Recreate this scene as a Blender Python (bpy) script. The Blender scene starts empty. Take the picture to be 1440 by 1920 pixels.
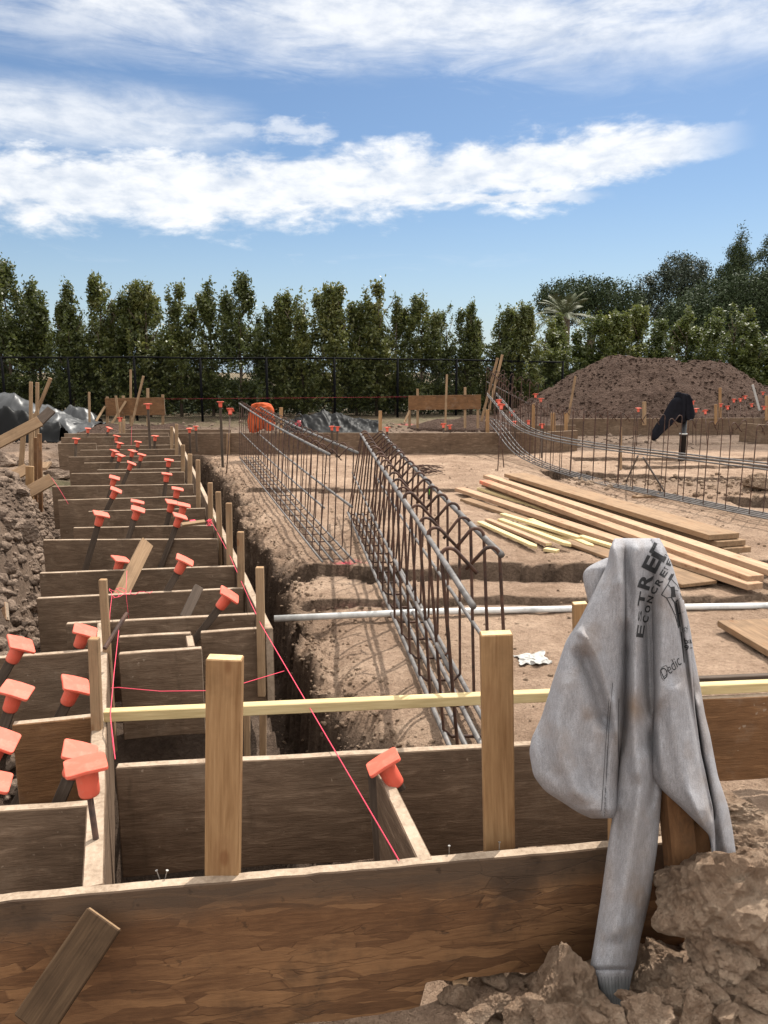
import bpy, bmesh, math, random
import numpy as np
from mathutils import Vector, Matrix, noise as mnoise
from mathutils.bvhtree import BVHTree
random.seed(7); RNG = np.random.default_rng(7)
C = bpy.context.scene.collection
R = math.radians
# ------------------------------------------------------------------ camera geometry
F = 1441.0; CZ = 1.46; PT = R(10.4)
def ray(px, py):
    u = (px-720)/F; v = (960-py)/F
    return Vector((u, math.cos(PT)+v*math.sin(PT), -math.sin(PT)+v*math.cos(PT)))
def P(px, py, z):                       # point of the photo on the level plane z
    r = ray(px, py); t = (z-CZ)/r.z
    return Vector((r.x*t, r.y*t, z))
def Q(px, py, y):                       # point of the photo on the upright plane y
    r = ray(px, py); t = y/r.y
    return Vector((r.x*t, y, CZ+r.z*t))
cam = bpy.data.cameras.new('camera'); cam.sensor_fit = 'VERTICAL'; cam.sensor_height = 36
cam.lens = 36*F/1920; cam.clip_start = .05; cam.clip_end = 12000
co = bpy.data.objects.new('camera', cam); C.objects.link(co)
co.location = (0, 0, CZ); co.rotation_euler = (R(90)-PT, 0, 0)
bpy.context.scene.camera = co
# ------------------------------------------------------------------ numpy noise
def _h(ix, iy, s):
    n = (ix.astype(np.int64)*374761393 + iy.astype(np.int64)*668265263 + s*982451653) & 0x7fffffff
    n = ((n ^ (n >> 13))*1274126177) & 0x7fffffff
    n = ((n ^ (n >> 16))*60493) & 0x7fffffff
    return (n & 0xffff)/65535.0*2-1
def vn(x, y, s=0):
    x = np.asarray(x, float); y = np.asarray(y, float)
    ix = np.floor(x); iy = np.floor(y); fx = x-ix; fy = y-iy
    fx = fx*fx*fx*(fx*(fx*6-15)+10); fy = fy*fy*fy*(fy*(fy*6-15)+10)
    a = _h(ix, iy, s); b = _h(ix+1, iy, s); c = _h(ix, iy+1, s); d = _h(ix+1, iy+1, s)
    return (a*(1-fx)+b*fx)*(1-fy)+(c*(1-fx)+d*fx)*fy
def fbm(x, y, s=0, o=4, g=.5):
    t = 0; a = 1; n = 0
    for i in range(o):
        t = t+a*vn(x*2**i+i*17.3, y*2**i-i*9.1, s+i); n += a; a *= g
    return t/n
def sst(a, b, x):
    t = np.clip((x-a)/(b-a), 0, 1); return t*t*(3-2*t)
# ------------------------------------------------------------------ shader expression builder
class X:
    def __init__(s, nt, k): s.nt = nt; s.k = k
    def _m(s, op, *a, clamp=False):
        n = s.nt.nodes.new('ShaderNodeMath'); n.operation = op; n.use_clamp = clamp
        for i, v in enumerate((s,)+a): link(s.nt, v, n.inputs[i])
        return X(s.nt, n.outputs[0])
    def __add__(s, o): return s._m('ADD', o)
    def __radd__(s, o): return s._m('ADD', o)
    def __sub__(s, o): return s._m('SUBTRACT', o)
    def __rsub__(s, o): return (s*-1)+o
    def __mul__(s, o): return s._m('MULTIPLY', o)
    def __rmul__(s, o): return s._m('MULTIPLY', o)
    def __truediv__(s, o): return s._m('DIVIDE', o)
    def __pow__(s, o): return s._m('POWER', o)
    def abs(s): return s._m('ABSOLUTE')
    def mx(s, o): return s._m('MAXIMUM', o)
    def mn(s, o): return s._m('MINIMUM', o)
    def sat(s): return s._m('ADD', 0.0, clamp=True)
    def step(s, a, b, lo=0.0, hi=1.0):
        n = s.nt.nodes.new('ShaderNodeMapRange'); n.interpolation_type = 'SMOOTHSTEP'; n.clamp = True
        link(s.nt, s, n.inputs[0])
        for i, v in enumerate((a, b, lo, hi)): link(s.nt, v, n.inputs[i+1])
        return X(s.nt, n.outputs[0])
def link(nt, v, inp):
    if isinstance(v, X): nt.links.new(v.k, inp)
    elif isinstance(v, bpy.types.NodeSocket): nt.links.new(v, inp)
    else:
        if inp.type == 'RGBA' and not hasattr(v, '__len__'): v = (v, v, v, 1)
        elif inp.type == 'RGBA' and len(v) == 3: v = (*v, 1)
        inp.default_value = v
class G:
    """one material (or world) graph"""
    def __init__(s, nt): s.nt = nt; s._c = {}
    def node(s, t, **kw):
        n = s.nt.nodes.new('ShaderNode'+t)
        for k, v in kw.items(): setattr(n, k, v)
        return n
    def coord(s, which='Object'):
        if 'tc' not in s._c: s._c['tc'] = s.node('TexCoord')
        return s._c['tc'].outputs[which]
    def rnd(s):
        if 'oi' not in s._c: s._c['oi'] = s.node('ObjectInfo')
        return X(s.nt, s._c['oi'].outputs['Random'])
    def vec(s, scale=(1,1,1), which='Object', off=None, rot=(0,0,0), src=None):
        m = s.node('Mapping'); link(s.nt, src if src is not None else s.coord(which), m.inputs[0])
        m.inputs['Scale'].default_value = scale; m.inputs['Rotation'].default_value = rot
        if off is not None:
            cb = s.node('CombineXYZ')
            for i in range(3): link(s.nt, off*(13.7+7.1*i), cb.inputs[i])
            s.nt.links.new(cb.outputs[0], m.inputs['Location'])
        return m.outputs[0]
    def noise(s, v, scale=1.0, detail=4, rough=.55, dist=0.0, col=False):
        n = s.node('TexNoise'); link(s.nt, v, n.inputs['Vector'])
        n.inputs['Scale'].default_value = scale; n.inputs['Detail'].default_value = detail
        n.inputs['Roughness'].default_value = rough; n.inputs['Distortion'].default_value = dist
        return n.outputs['Color'] if col else X(s.nt, n.outputs[0])
    def voro(s, v, scale=1.0, feat='F1', out='Distance', rand=1.0):
        n = s.node('TexVoronoi', feature=feat); link(s.nt, v, n.inputs['Vector'])
        n.inputs['Scale'].default_value = scale; n.inputs['Randomness'].default_value = rand
        o = n.outputs[out]
        return X(s.nt, o) if out == 'Distance' else o
    def ramp(s, x, stops):
        n = s.node('ValToRGB'); link(s.nt, x, n.inputs[0]); e = n.color_ramp.elements
        while len(e) < len(stops): e.new(.5)
        for el, (p, c) in zip(e, stops): el.position = p; el.color = (*c, 1)
        return n.outputs[0]
    def mix(s, f, a, b, mode='MIX'):
        n = s.node('MixRGB', blend_type=mode)
        link(s.nt, f, n.inputs[0]); link(s.nt, a, n.inputs[1]); link(s.nt, b, n.inputs[2])
        return n.outputs[0]
    def sep(s, c):
        n = s.node('SeparateXYZ'); link(s.nt, c, n.inputs[0])
        return [X(s.nt, o) for o in n.outputs]
    def attr(s, name):
        n = s.node('Attribute', attribute_name=name); return X(s.nt, n.outputs['Fac'])
    def bump(s, h, dist=.01, strength=1.0, nrm=None):
        n = s.node('Bump'); link(s.nt, h, n.inputs['Height'])
        n.inputs['Distance'].default_value = dist; n.inputs['Strength'].default_value = strength
        if nrm is not None: s.nt.links.new(nrm, n.inputs['Normal'])
        return n.outputs[0]
def mat(name, build, rough=.8, spec=.3, **kw):
    m = bpy.data.materials.new(name); m.use_nodes = True
    nt = m.node_tree; b = nt.nodes['Principled BSDF']
    b.inputs['Roughness'].default_value = rough; b.inputs['Specular IOR Level'].default_value = spec
    for k, v in kw.items(): b.inputs[k].default_value = v
    g = G(nt); col, bump, rg = (list(build(g))+[None, None])[:3]
    link(nt, col, b.inputs['Base Color'])
    if bump is not None: nt.links.new(bump, b.inputs['Normal'])
    if rg is not None: link(nt, rg, b.inputs['Roughness'])
    return m
# ------------------------------------------------------------------ materials
def soil(g, dark, light, sp=None):
    v = g.coord('Object')
    n1 = g.noise(v, 1.3, 5, .6); n2 = g.noise(v, 9, 5, .65); n3 = g.noise(v, 45, 4, .7)
    vo = g.voro(v, 26, 'F1')
    f = (n1*.55+n2*.35+n3*.35-.12)
    col = g.ramp(f, [(.22, tuple(c*.55 for c in dark)), (.42, dark), (.62, light), (.85, tuple(min(1, c*1.25) for c in light))])
    h = n2*.5+n3*.35+vo*.25
    return v, n1, n2, n3, col, h
def m_ground(g):
    v, n1, n2, n3, col, h = soil(g, (.255, .17, .116), (.425, .3, .213))
    sp = g.attr('spoil')  # darker spoil soil, plus shade painted into the trenches
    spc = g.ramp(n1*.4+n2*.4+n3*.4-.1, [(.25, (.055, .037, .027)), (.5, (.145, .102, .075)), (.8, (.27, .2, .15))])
    col = g.mix(sp, col, spc); col = g.mix(g.attr('trench_shade')*.72, col, g.ramp(n2*.6+n3*.5, [(.3, (.03, .02, .014)), (.6, (.075, .05, .036)), (.8, (.12, .085, .062))]))  # last mix puts trench shade into the soil colour
    gr = g.attr('weeds'); gn = g.noise(v, 3, 4, .6)
    col = g.mix((gr*gn*1.6-.35).sat(), col, (.07, .085, .03))
    p = g.attr('paint'); pn = (g.noise(v, 14, 4, .7)+n3*.4)
    col = g.mix((p*pn.step(.55, .85)).sat(), col, (.75, .06, .13))
    pt = g.noise(v, .55, 5, .62); col = g.mix((pt.step(.5, .7)*.28), col, (.2, .135, .092)); col = g.mix((g.noise(v, 2.6, 6, .7).step(.55, .75)*.4), col, (.46, .34, .25))
    col = g.mix((g.noise(v, 70, 2, .6).step(.66, .74)*.5), col, (.07, .05, .036))
    b = g.bump(h, .07, 1.0); b = g.bump(g.noise(v, 70, 5, .75), .02, .9, b)
    return col, b
M = {}
M['ground'] = mat('soil', m_ground, .95, .1)
def m_clod(g):
    v, n1, n2, n3, col, h = soil(g, (.28, .187, .125), (.5, .365, .262))
    col = g.mix((g.noise(v, 34, 5, .75).step(.57, .72)*.45), col, (.1, .07, .05)); col = g.mix((g.noise(v, 17, 5, .7).step(.56, .72)*.5), col, (.42, .33, .245))
    b = g.bump(g.noise(v, 22, 8, .85)*1.0+g.voro(v, 48)*.6, .06, 1.0); b = g.bump(g.noise(v, 220, 3, .7), .004, .8, b)
    return col, b
M['clod'] = mat('clod_soil', m_clod, .95, .1)
def m_gclod(g):
    v, n1, n2, n3, col, h = soil(g, (.105, .074, .055), (.27, .2, .152))
    return col, g.bump(g.noise(v, 28, 6, .75)+g.voro(v, 60)*.5, .02, 1.0)
M['gclod'] = mat('grey_clod_soil', m_gclod, .95, .1)
def m_mound(g):
    v = g.coord('Object'); n1 = g.noise(v, .9, 5, .6); n2 = g.noise(v, 5, 5, .7); n3 = g.noise(v, 16, 3, .7)
    col = g.ramp(n1*.35+n2*.45+n3*.3-.06, [(.25, (.034, .02, .014)), (.5, (.088, .056, .042)), (.8, (.16, .108, .083))])
    return col, g.bump(n2*.7+n3*.5, .3, 1.0)
M['mound'] = mat('mound_soil', m_mound, .95, .1)
def plyface(dark, mid, light, scale=1.0):
    def f(g):
        r = g.rnd(); v = g.vec((2.6*scale, 9, 13*scale), off=r); vb = g.vec((1, 1, 1), off=r)
        gr = g.noise(v, 3, 8, .72, .7); st = g.noise(vb, 2.2, 5, .6); fine = g.noise(g.vec((4, 20, 40), off=r), 4, 3, .6)
        col = g.ramp(gr*.55+st*.45+(r-.5)*.06, [(.3, dark), (.5, mid), (.72, light)])
        col = g.mix((st.step(.5, .7)*.5), col, tuple(c*.7 for c in dark))
        col = g.mix((gr.step(.56, .7)*.35), col, tuple(c*1.25 for c in light))
        col = g.mix((g.noise(vb, 3.5, 6, .72).step(.52, .72)*.4), col, (.24, .18, .13)); col = g.mix((g.noise(g.vec((7, 7, 1.6), off=r), 1, 5, .7).step(.56, .72)*.45), col, (.045, .03, .02))
        col = g.mix((g.noise(vb, 38, 3, .6).step(.69, .73)*.6), col, (.3, .23, .17))
        return col, g.bump(gr*.6+fine*.4, .006, .9)
    return f
M['ply'] = mat('weathered_plywood', plyface((.055, .034, .021), (.132, .087, .057), (.25, .175, .12)), .85, .15)
M['plywarm'] = mat('orange_plywood', plyface((.06, .03, .014), (.15, .074, .033), (.25, .13, .06)), .8, .2)
def m_osb(g):
    v0 = g.vec((1, 1, 1)); wob = g.noise(v0, 9, 3, .6, col=True)
    base = g.mix(.03, v0, wob, 'ADD')
    grain = g.noise(g.vec((6, 1, 60)), 2, 6, .7, .8); big = g.noise(v0, 3.2, 5, .65)
    f = grain*.5+.25; edge = grain*0
    for rot, sc in ((8, (5, 1, 30)), (-24, (6, 1, 30)), (42, (6, 1, 28)), (-62, (7, 1, 30)), (3, (4, 1, 30)), (16, (6, 1, 34))):
        vv = g.vec(sc, rot=(0, R(rot), 0), src=base)
        cc = g.sep(g.voro(vv, 1.0, 'F1', 'Color')); dd = g.voro(vv, 1.0, 'DISTANCE_TO_EDGE')
        on = cc[1].step(.56, .6); fg = g.noise(g.vec((9, 1, 110), rot=(0, R(rot), 0), src=base), 1, 6, .7)
        ln = dd.step(.03, .0)*big.step(.42, .6)  # strand edges darkened, a thin shadow line put into the colour
        f = f*(1-on)+(cc[0]*.55+fg*.45)*on; edge = edge*(1-on)+ln*on
    col = g.ramp(f*.34+big*.4+grain*.32-.06-edge*.12, [(.2, (.036, .017, .008)), (.4, (.115, .055, .025)), (.62, (.24, .124, .056)), (.85, (.4, .235, .12))])
    e = (1-edge)*.05
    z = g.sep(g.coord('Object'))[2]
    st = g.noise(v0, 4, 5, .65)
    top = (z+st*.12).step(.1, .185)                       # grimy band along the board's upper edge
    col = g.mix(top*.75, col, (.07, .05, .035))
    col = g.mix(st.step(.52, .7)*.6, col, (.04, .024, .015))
    col = g.mix(g.noise(v0, 26, 3, .6).step(.66, .74)*.5, col, (.02, .013, .009))
    return col, g.bump(e.step(0, .05)*.4+grain*.6, .0025, .9)
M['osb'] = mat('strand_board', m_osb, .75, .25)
def m_edge(g):
    r = g.rnd(); n = g.noise(g.vec((1, 1, 1), off=r), 9, 5, .65); f = g.noise(g.vec((1, 1, 1), off=r), 80, 3, .6)
    return g.ramp(n*.6+f*.4, [(.3, (.16, .113, .078)), (.52, (.32, .245, .18)), (.75, (.43, .345, .265))]), g.bump(f*.6+n*.4, .006, .7)
M['edge'] = mat('dusty_board_edge', m_edge, .9, .1)
def timber(a, b, c, stain=.25, knots=True):
    def f(g):
        r = g.rnd(); v = g.vec((1.2, 14, 14), off=r); w = g.vec((1, 1, 1), off=r)
        kd = g.voro(g.vec((5.5, 11, 11), off=r), 1, 'F1') if knots else None
        base = g.noise(v, 2.2, 5, .6, 1.0); fine = g.noise(g.vec((3, 60, 60), off=r), 3, 3, .6)
        t = base*.6+fine*.42-.06+(r-.5)*.14
        col = g.ramp(t, [(.25, a), (.48, b), (.72, c)])
        if knots:
            k = kd.step(.16, .06); col = g.mix(k*.75, col, (.16, .07, .028))
            ring = (kd.step(.1, .2)*kd.step(.34, .24)); col = g.mix(ring*.25, col, (.2, .1, .045))
        sn = g.noise(w, 5, 5, .65)
        col = g.mix(sn.step(.5, .72)*stain, col, tuple(x*.4 for x in a))
        return col, g.bump(fine*.6+base*.4, .002, .6)
    return f
M['pine'] = mat('fresh_pine', timber((.19, .1, .042), (.29, .17, .08), (.38, .25, .135), .35), .7, .25)
M['yellow'] = mat('pale_yellow_pine', timber((.4, .3, .14), (.54, .42, .22), (.64, .52, .3), .12, False), .7, .25)
M['stake'] = mat('grey_brown_stake_wood', timber((.16, .1, .055), (.27, .175, .1), (.36, .25, .15), .35), .8, .2)
M['darkstake'] = mat('dark_wet_wood', timber((.04, .028, .02), (.075, .054, .04), (.13, .098, .075), .3, False), .8, .2)
M['dirtyplank'] = mat('dirty_plank', timber((.03, .018, .0105), (.068, .041, .023), (.12, .078, .045), .6, False), .85, .1)
M['plank'] = mat('salmon_pine_plank', timber((.23, .135, .08), (.37, .235, .145), (.47, .325, .21), .3), .75, .2)
M['greyplank'] = mat('brown_plank', timber((.13, .08, .045), (.23, .145, .082), (.31, .205, .12), .35), .8, .2)
def m_paintplank(g):
    col, b = timber((.26, .15, .085), (.4, .25, .15), (.5, .34, .215), .25)(g)[:2]
    x = g.sep(g.coord('Object'))[0]; n = g.noise(g.coord('Object'), 9, 4, .6)
    return g.mix(((x+n*.5).step(-1.62, -2.05)*.65*n.step(.3, .6)).sat(), col, (.75, .14, .08)), b
M['paintplank'] = mat('pine_plank_with_orange_paint', m_paintplank, .75, .2)
def m_rust(g):
    v = g.coord('Object'); n = g.noise(v, 20, 4, .6)
    return g.ramp(n, [(.35, (.03, .018, .014)), (.6, (.085, .042, .028)), (.8, (.13, .07, .045))]), g.bump(g.noise(v, 130, 2, .5), .002, .5)
M['rust'] = mat('rusty_bar', m_rust, .7, .3)
def m_steel(g):
    v = g.coord('Object'); n = g.noise(v, 16, 4, .6); rib = g.noise(v, 90, 2, .5)
    return g.ramp(n, [(.35, (.075, .066, .06)), (.6, (.15, .138, .13)), (.8, (.11, .075, .058))]), g.bump(rib, .001, .5)
M['bar'] = mat('grey_reinforcing_bar', m_steel, .55, .4, Metallic=.1)
def m_cap(g):
    v = g.coord('Object'); n = g.noise(v, 22, 4, .6); r = g.rnd()
    col = g.mix((n.step(.45, .75)*.5), (.6, .095, .055), (.6, .19, .13)); col = g.mix((g.noise(v, 60, 5, .7).step(.55, .75)*.35), col, (.42, .26, .19))
    return g.mix(r*.25, col, (.68, .17, .11)), g.bump(n, .001, .4)
M['cap'] = mat('orange_plastic', m_cap, .55, .35)
def m_pvc(g):
    v = g.coord('Object'); n = g.noise(v, 5, 5, .65)
    return g.ramp(n, [(.35, (.34, .34, .33)), (.55, (.62, .62, .6)), (.8, (.68, .66, .62))]), None
M['pvc'] = mat('grey_pvc', m_pvc, .35, .45)
def plain(c, c2=None, s=8):
    def f(g):
        n = g.noise(g.coord('Object'), s, 4, .6)
        return g.mix(n, c, c2 or tuple(x*.6 for x in c)), None
    return f
M['black'] = mat('black_plastic_pipe', plain((.012, .012, .014), (.025, .024, .026)), .4, .4)
M['blackwire'] = mat('black_coated_steel', plain((.004, .004, .005)), .8, .08)
M['sheet'] = mat('black_plastic_sheet', plain((.004, .004, .004), (.009, .009, .009), 3), .5, .1)
M['silver'] = mat('dusty_plastic_sheet', plain((.012, .0125, .013), (.045, .046, .048), 2), .42, .3)
M['string'] = mat('pink_line', plain((.75, .04, .1), (.8, .12, .16)), .7, .2)
M['nail'] = mat('nail_steel', plain((.3, .28, .26)), .4, .5, Metallic=.7)
M['orangecloth'] = mat('orange_cloth', plain((.45, .1, .035), (.34, .055, .02), 9), .8, .1)
M['blackcloth'] = mat('black_cloth', plain((.007, .007, .009), (.017, .017, .022), 14), 1.0, .03)
M['red'] = mat('red_plastic', plain((.28, .012, .02)), .45, .4)
M['white'] = mat('white_plastic', plain((.42, .41, .39), (.28, .27, .25)), .6, .2)
M['green'] = mat('green_metal', plain((.03, .08, .045)), .6, .3)
M['greenprint'] = mat('lime_green_print', plain((.2, .6, .03)), .5, .3)
M['thread'] = mat('grey_thread', plain((.1, .098, .104)), .95, .05)
M['print'] = mat('dark_print', plain((.022, .022, .024), (.05, .05, .052), 60), .9, .1)
M['bark'] = mat('bark', plain((.07, .05, .035), (.13, .1, .075), 6), .95, .1)
def leaf(a, b, c):
    def f(g):
        r = g.rnd(); n = g.noise(g.coord('Object'), 2.2, 3, .6); n2 = g.noise(g.coord('Object'), 17, 2, .5)
        return g.ramp(n*.5+n2*.5+(r-.5)*.12, [(.3, a), (.5, b), (.72, c)]), None
    return f
M['leaf'] = mat('hedge_leaf', leaf((.03, .04, .012), (.082, .098, .025), (.19, .18, .05)), .45, .5)
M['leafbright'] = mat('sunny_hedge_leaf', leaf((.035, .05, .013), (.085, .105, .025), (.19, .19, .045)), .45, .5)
M['needle'] = mat('pine_needles', leaf((.02, .032, .013), (.04, .056, .022), (.075, .088, .034)), .7, .2)
M['gum'] = mat('gum_leaf', leaf((.022, .031, .018), (.046, .058, .034), (.085, .095, .056)), .6, .3)
M['shrub'] = mat('grey_shrub_leaf', leaf((.045, .055, .04), (.09, .105, .075), (.15, .16, .12)), .6, .3)
M['palm'] = mat('palm_leaf', leaf((.06, .075, .035), (.12, .13, .07), (.2, .2, .12)), .55, .3)
for k in ('leaf', 'leafbright', 'shrub'):
    nt = M[k].node_tree; b = nt.nodes['Principled BSDF']; out = nt.nodes['Material Output']
    tr = nt.nodes.new('ShaderNodeBsdfTranslucent'); ms = nt.nodes.new('ShaderNodeMixShader'); ms.inputs[0].default_value = .38
    nt.links.new(b.inputs['Base Color'].links[0].from_socket, tr.inputs[0])
    nt.links.new(b.outputs[0], ms.inputs[1]); nt.links.new(tr.outputs[0], ms.inputs[2]); nt.links.new(ms.outputs[0], out.inputs[0])
def m_fabric(g):
    v = g.coord('Object'); n = g.noise(v, 480, 2, .6); n1 = .5; n3 = g.noise(g.vec((260, 260, 60)), 1, 2, .6)
    col = g.ramp(n*.45+n1*.2+n3*.35, [(.3, (.16, .157, .165)), (.5, (.27, .265, .277)), (.72, (.385, .38, .395))])
    st = g.attr('stain'); dn = g.noise(v, 14, 4, .6)
    col = g.mix((st*dn*1.5).sat(), col, (.2, .135, .085))
    cf = g.attr('wet'); col = g.mix(cf*.75, col, (.075, .085, .082))
    return col, g.bump(n*.5+n3*.5, .0016, .9, g.bump(g.noise(v, 6, 2, .4), .003, .4))
M['fabric'] = mat('heather_grey_fleece', m_fabric, .95, .1)
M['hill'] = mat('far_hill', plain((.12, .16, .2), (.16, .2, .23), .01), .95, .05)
# ------------------------------------------------------------------ object helpers
def tag(o, label=None, cat=None, group=None, kind=None):
    for k, v in (('label', label), ('category', cat), ('group', group), ('kind', kind)):
        if v: o[k] = v
    return o
def empty(name, loc, label, cat, group=None):
    o = bpy.data.objects.new(name, None); C.objects.link(o); o.location = loc; o.empty_display_size = .1
    return tag(o, label, cat, group)
def mesh(V, Fc, mats, smooth=False, mi=None, name='mesh'):
    me = bpy.data.meshes.new(name); me.from_pydata([tuple(v) for v in V], [], [tuple(f) for f in Fc])
    for m in (mats if isinstance(mats, (list, tuple)) else [mats]): me.materials.append(m)
    if mi is not None: me.polygons.foreach_set('material_index', np.asarray(mi, dtype=np.int32))
    if smooth: me.polygons.foreach_set('use_smooth', np.ones(len(me.polygons), bool))
    me.update(); return me
def put(name, me, parent=None, loc=(0, 0, 0), mw=None):
    o = bpy.data.objects.new(name, me); C.objects.link(o)
    if mw is not None:
        if parent: o.parent = parent; o.matrix_basis = parent_world(parent).inverted() @ mw
        else: o.matrix_basis = mw
    else:
        o.parent = parent; o.location = loc
    return o
def parent_world(p):
    return p.matrix_basis if p.parent is None else parent_world(p.parent) @ p.matrix_basis
def world_mesh(name, V, Fc, mats, parent=None, smooth=False, mi=None, origin=None):
    """verts in world coordinates; the origin goes to the parent's place or to `origin`"""  # unseen bright cloud overhead and behind the camera, added for fill light
    o_ = Vector(origin) if origin is not None else (parent_world(parent).translation if parent else Vector((0, 0, 0)))
    me = mesh([(v[0]-o_[0], v[1]-o_[1], v[2]-o_[2]) for v in V], Fc, mats, smooth, mi, name)
    return put(name, me, parent, mw=Matrix.Translation(o_))
def frame_matrix(A, B, n):
    x = (B-A).normalized(); z = (n-x*n.dot(x)).normalized(); y = z.cross(x)
    m = Matrix((x, y, z)).transposed().to_4x4(); m.translation = (A+B)/2
    return m
def box_mesh(L, w, t, mats, bev=.0025, point=0, seg=1, warp=0, seed=0):
    """a sawn piece of timber: length on local X, width Y, thickness Z; slot 1 on the ends (and point cuts)"""
    bm = bmesh.new(); rr = random.Random(seed)
    xs = [-L/2+L*i/seg for i in range(seg+1)]; rings = []
    for i, x in enumerate(xs):
        dy = warp*rr.uniform(-1, 1); dz = warp*rr.uniform(-1, 1)
        rings.append([bm.verts.new((x, y+dy, z+dz)) for y, z in ((-w/2, -t/2), (w/2, -t/2), (w/2, t/2), (-w/2, t/2))])
    if point:
        for v in rings[-1]: v.co.y *= .55
        xx = L/2+point; rings.append([bm.verts.new((xx, y*.12, z)) for y, z in ((-w/2, -t/2), (w/2, -t/2), (w/2, t/2), (-w/2, t/2))])
        for v in rings[-2]: v.co.y /= .55
    for a, b in zip(rings, rings[1:]):
        for k in range(4): bm.faces.new((a[k], a[(k+1) % 4], b[(k+1) % 4], b[k]))
    e0 = bm.faces.new(rings[0][::-1]); e1 = bm.faces.new(rings[-1]); e0.material_index = e1.material_index = 1 if len(mats) > 1 else 0
    bm.normal_update()
    if bev:
        ed = [e for e in bm.edges if len(e.link_faces) == 2 and e.calc_face_angle(0) > .5]
        bmesh.ops.bevel(bm, geom=ed, offset=bev, segments=1, affect='EDGES', profile=.5)
    bmesh.ops.recalc_face_normals(bm, faces=bm.faces)
    me = bpy.data.meshes.new('timber'); bm.to_mesh(me); bm.free()
    for m in mats: me.materials.append(m)
    return me
UP = Vector((0, 0, 1)); FR = Vector((0, -1, 0))
def timber_piece(name, A, B, w, t, n, m, label=None, cat=None, group=None, parent=None, ends=None, point=0, bev=.0025, seg=1, warp=0):
    A = Vector(A); B = Vector(B)
    me = box_mesh((B-A).length, w, t, [M[m], M[ends or 'edge']], bev, point, seg, warp, seed=hash((round(A.x, 3), round(A.y, 3))) & 0xffff)
    o = put(name, me, parent, mw=frame_matrix(A, B, Vector(n)))
    return tag(o, label, cat, group)
def tube(path, r, n=6, close=False, cap=True):
    path = [Vector(p) for p in path]; V = []; Fc = []; N = len(path)
    t0 = (path[1]-path[0]).normalized(); ref = Vector((0, 0, 1)) if abs(t0.z) < .9 else Vector((1, 0, 0))
    nrm = t0.cross(ref).normalized(); prev = t0
    for i, p in enumerate(path):
        t = (path[min(i+1, N-1)]-path[max(i-1, 0)]).normalized()
        ax = prev.cross(t)
        if ax.length > 1e-6: nrm = Matrix.Rotation(prev.angle(t), 3, ax.normalized()) @ nrm
        nrm = (nrm-t*nrm.dot(t)).normalized(); bi = t.cross(nrm); prev = t
        rr = r[i] if hasattr(r, '__len__') else r
        for k in range(n):
            a = 2*math.pi*k/n; V.append(p+nrm*(rr*math.cos(a))+bi*(rr*math.sin(a)))
    for i in range(N-1):
        for k in range(n): Fc.append((i*n+k, i*n+(k+1) % n, (i+1)*n+(k+1) % n, (i+1)*n+k))
    if cap: Fc.append(tuple(range(n))[::-1]); Fc.append(tuple((N-1)*n+k for k in range(n)))
    return V, Fc
def join(parts):
    V = []; Fc = []
    for v, f in parts:
        b = len(V); V += list(v); Fc += [tuple(i+b for i in q) for q in f]
    return V, Fc
def lathe(prof, n=16):
    V = []; Fc = []
    for r, z in prof:
        for k in range(n): a = 2*math.pi*k/n; V.append((r*math.cos(a), r*math.sin(a), z))
    for i in range(len(prof)-1):
        for k in range(n): Fc.append((i*n+k, i*n+(k+1) % n, (i+1)*n+(k+1) % n, (i+1)*n+k))
    Fc.append(tuple(range(n))[::-1]); Fc.append(tuple((len(prof)-1)*n+k for k in range(n)))
    return V, Fc
def ordinal(n):
    return ['first', 'second', 'third', 'fourth', 'fifth', 'sixth', 'seventh', 'eighth', 'ninth', 'tenth', 'eleventh', 'twelfth', 'thirteenth', 'fourteenth',
            'fifteenth', 'sixteenth', 'seventeenth', 'eighteenth', 'nineteenth', 'twentieth', 'twenty-first', 'twenty-second', 'twenty-third', 'twenty-fourth',
            'twenty-fifth', 'twenty-sixth', 'twenty-seventh', 'twenty-eighth', 'twenty-ninth', 'thirtieth', 'thirty-first', 'thirty-second'][n]
SUN_E, SKY_S, EXPO, SKY_TINT = 3.9, .13, .74, (.4, .455, .505)
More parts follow.
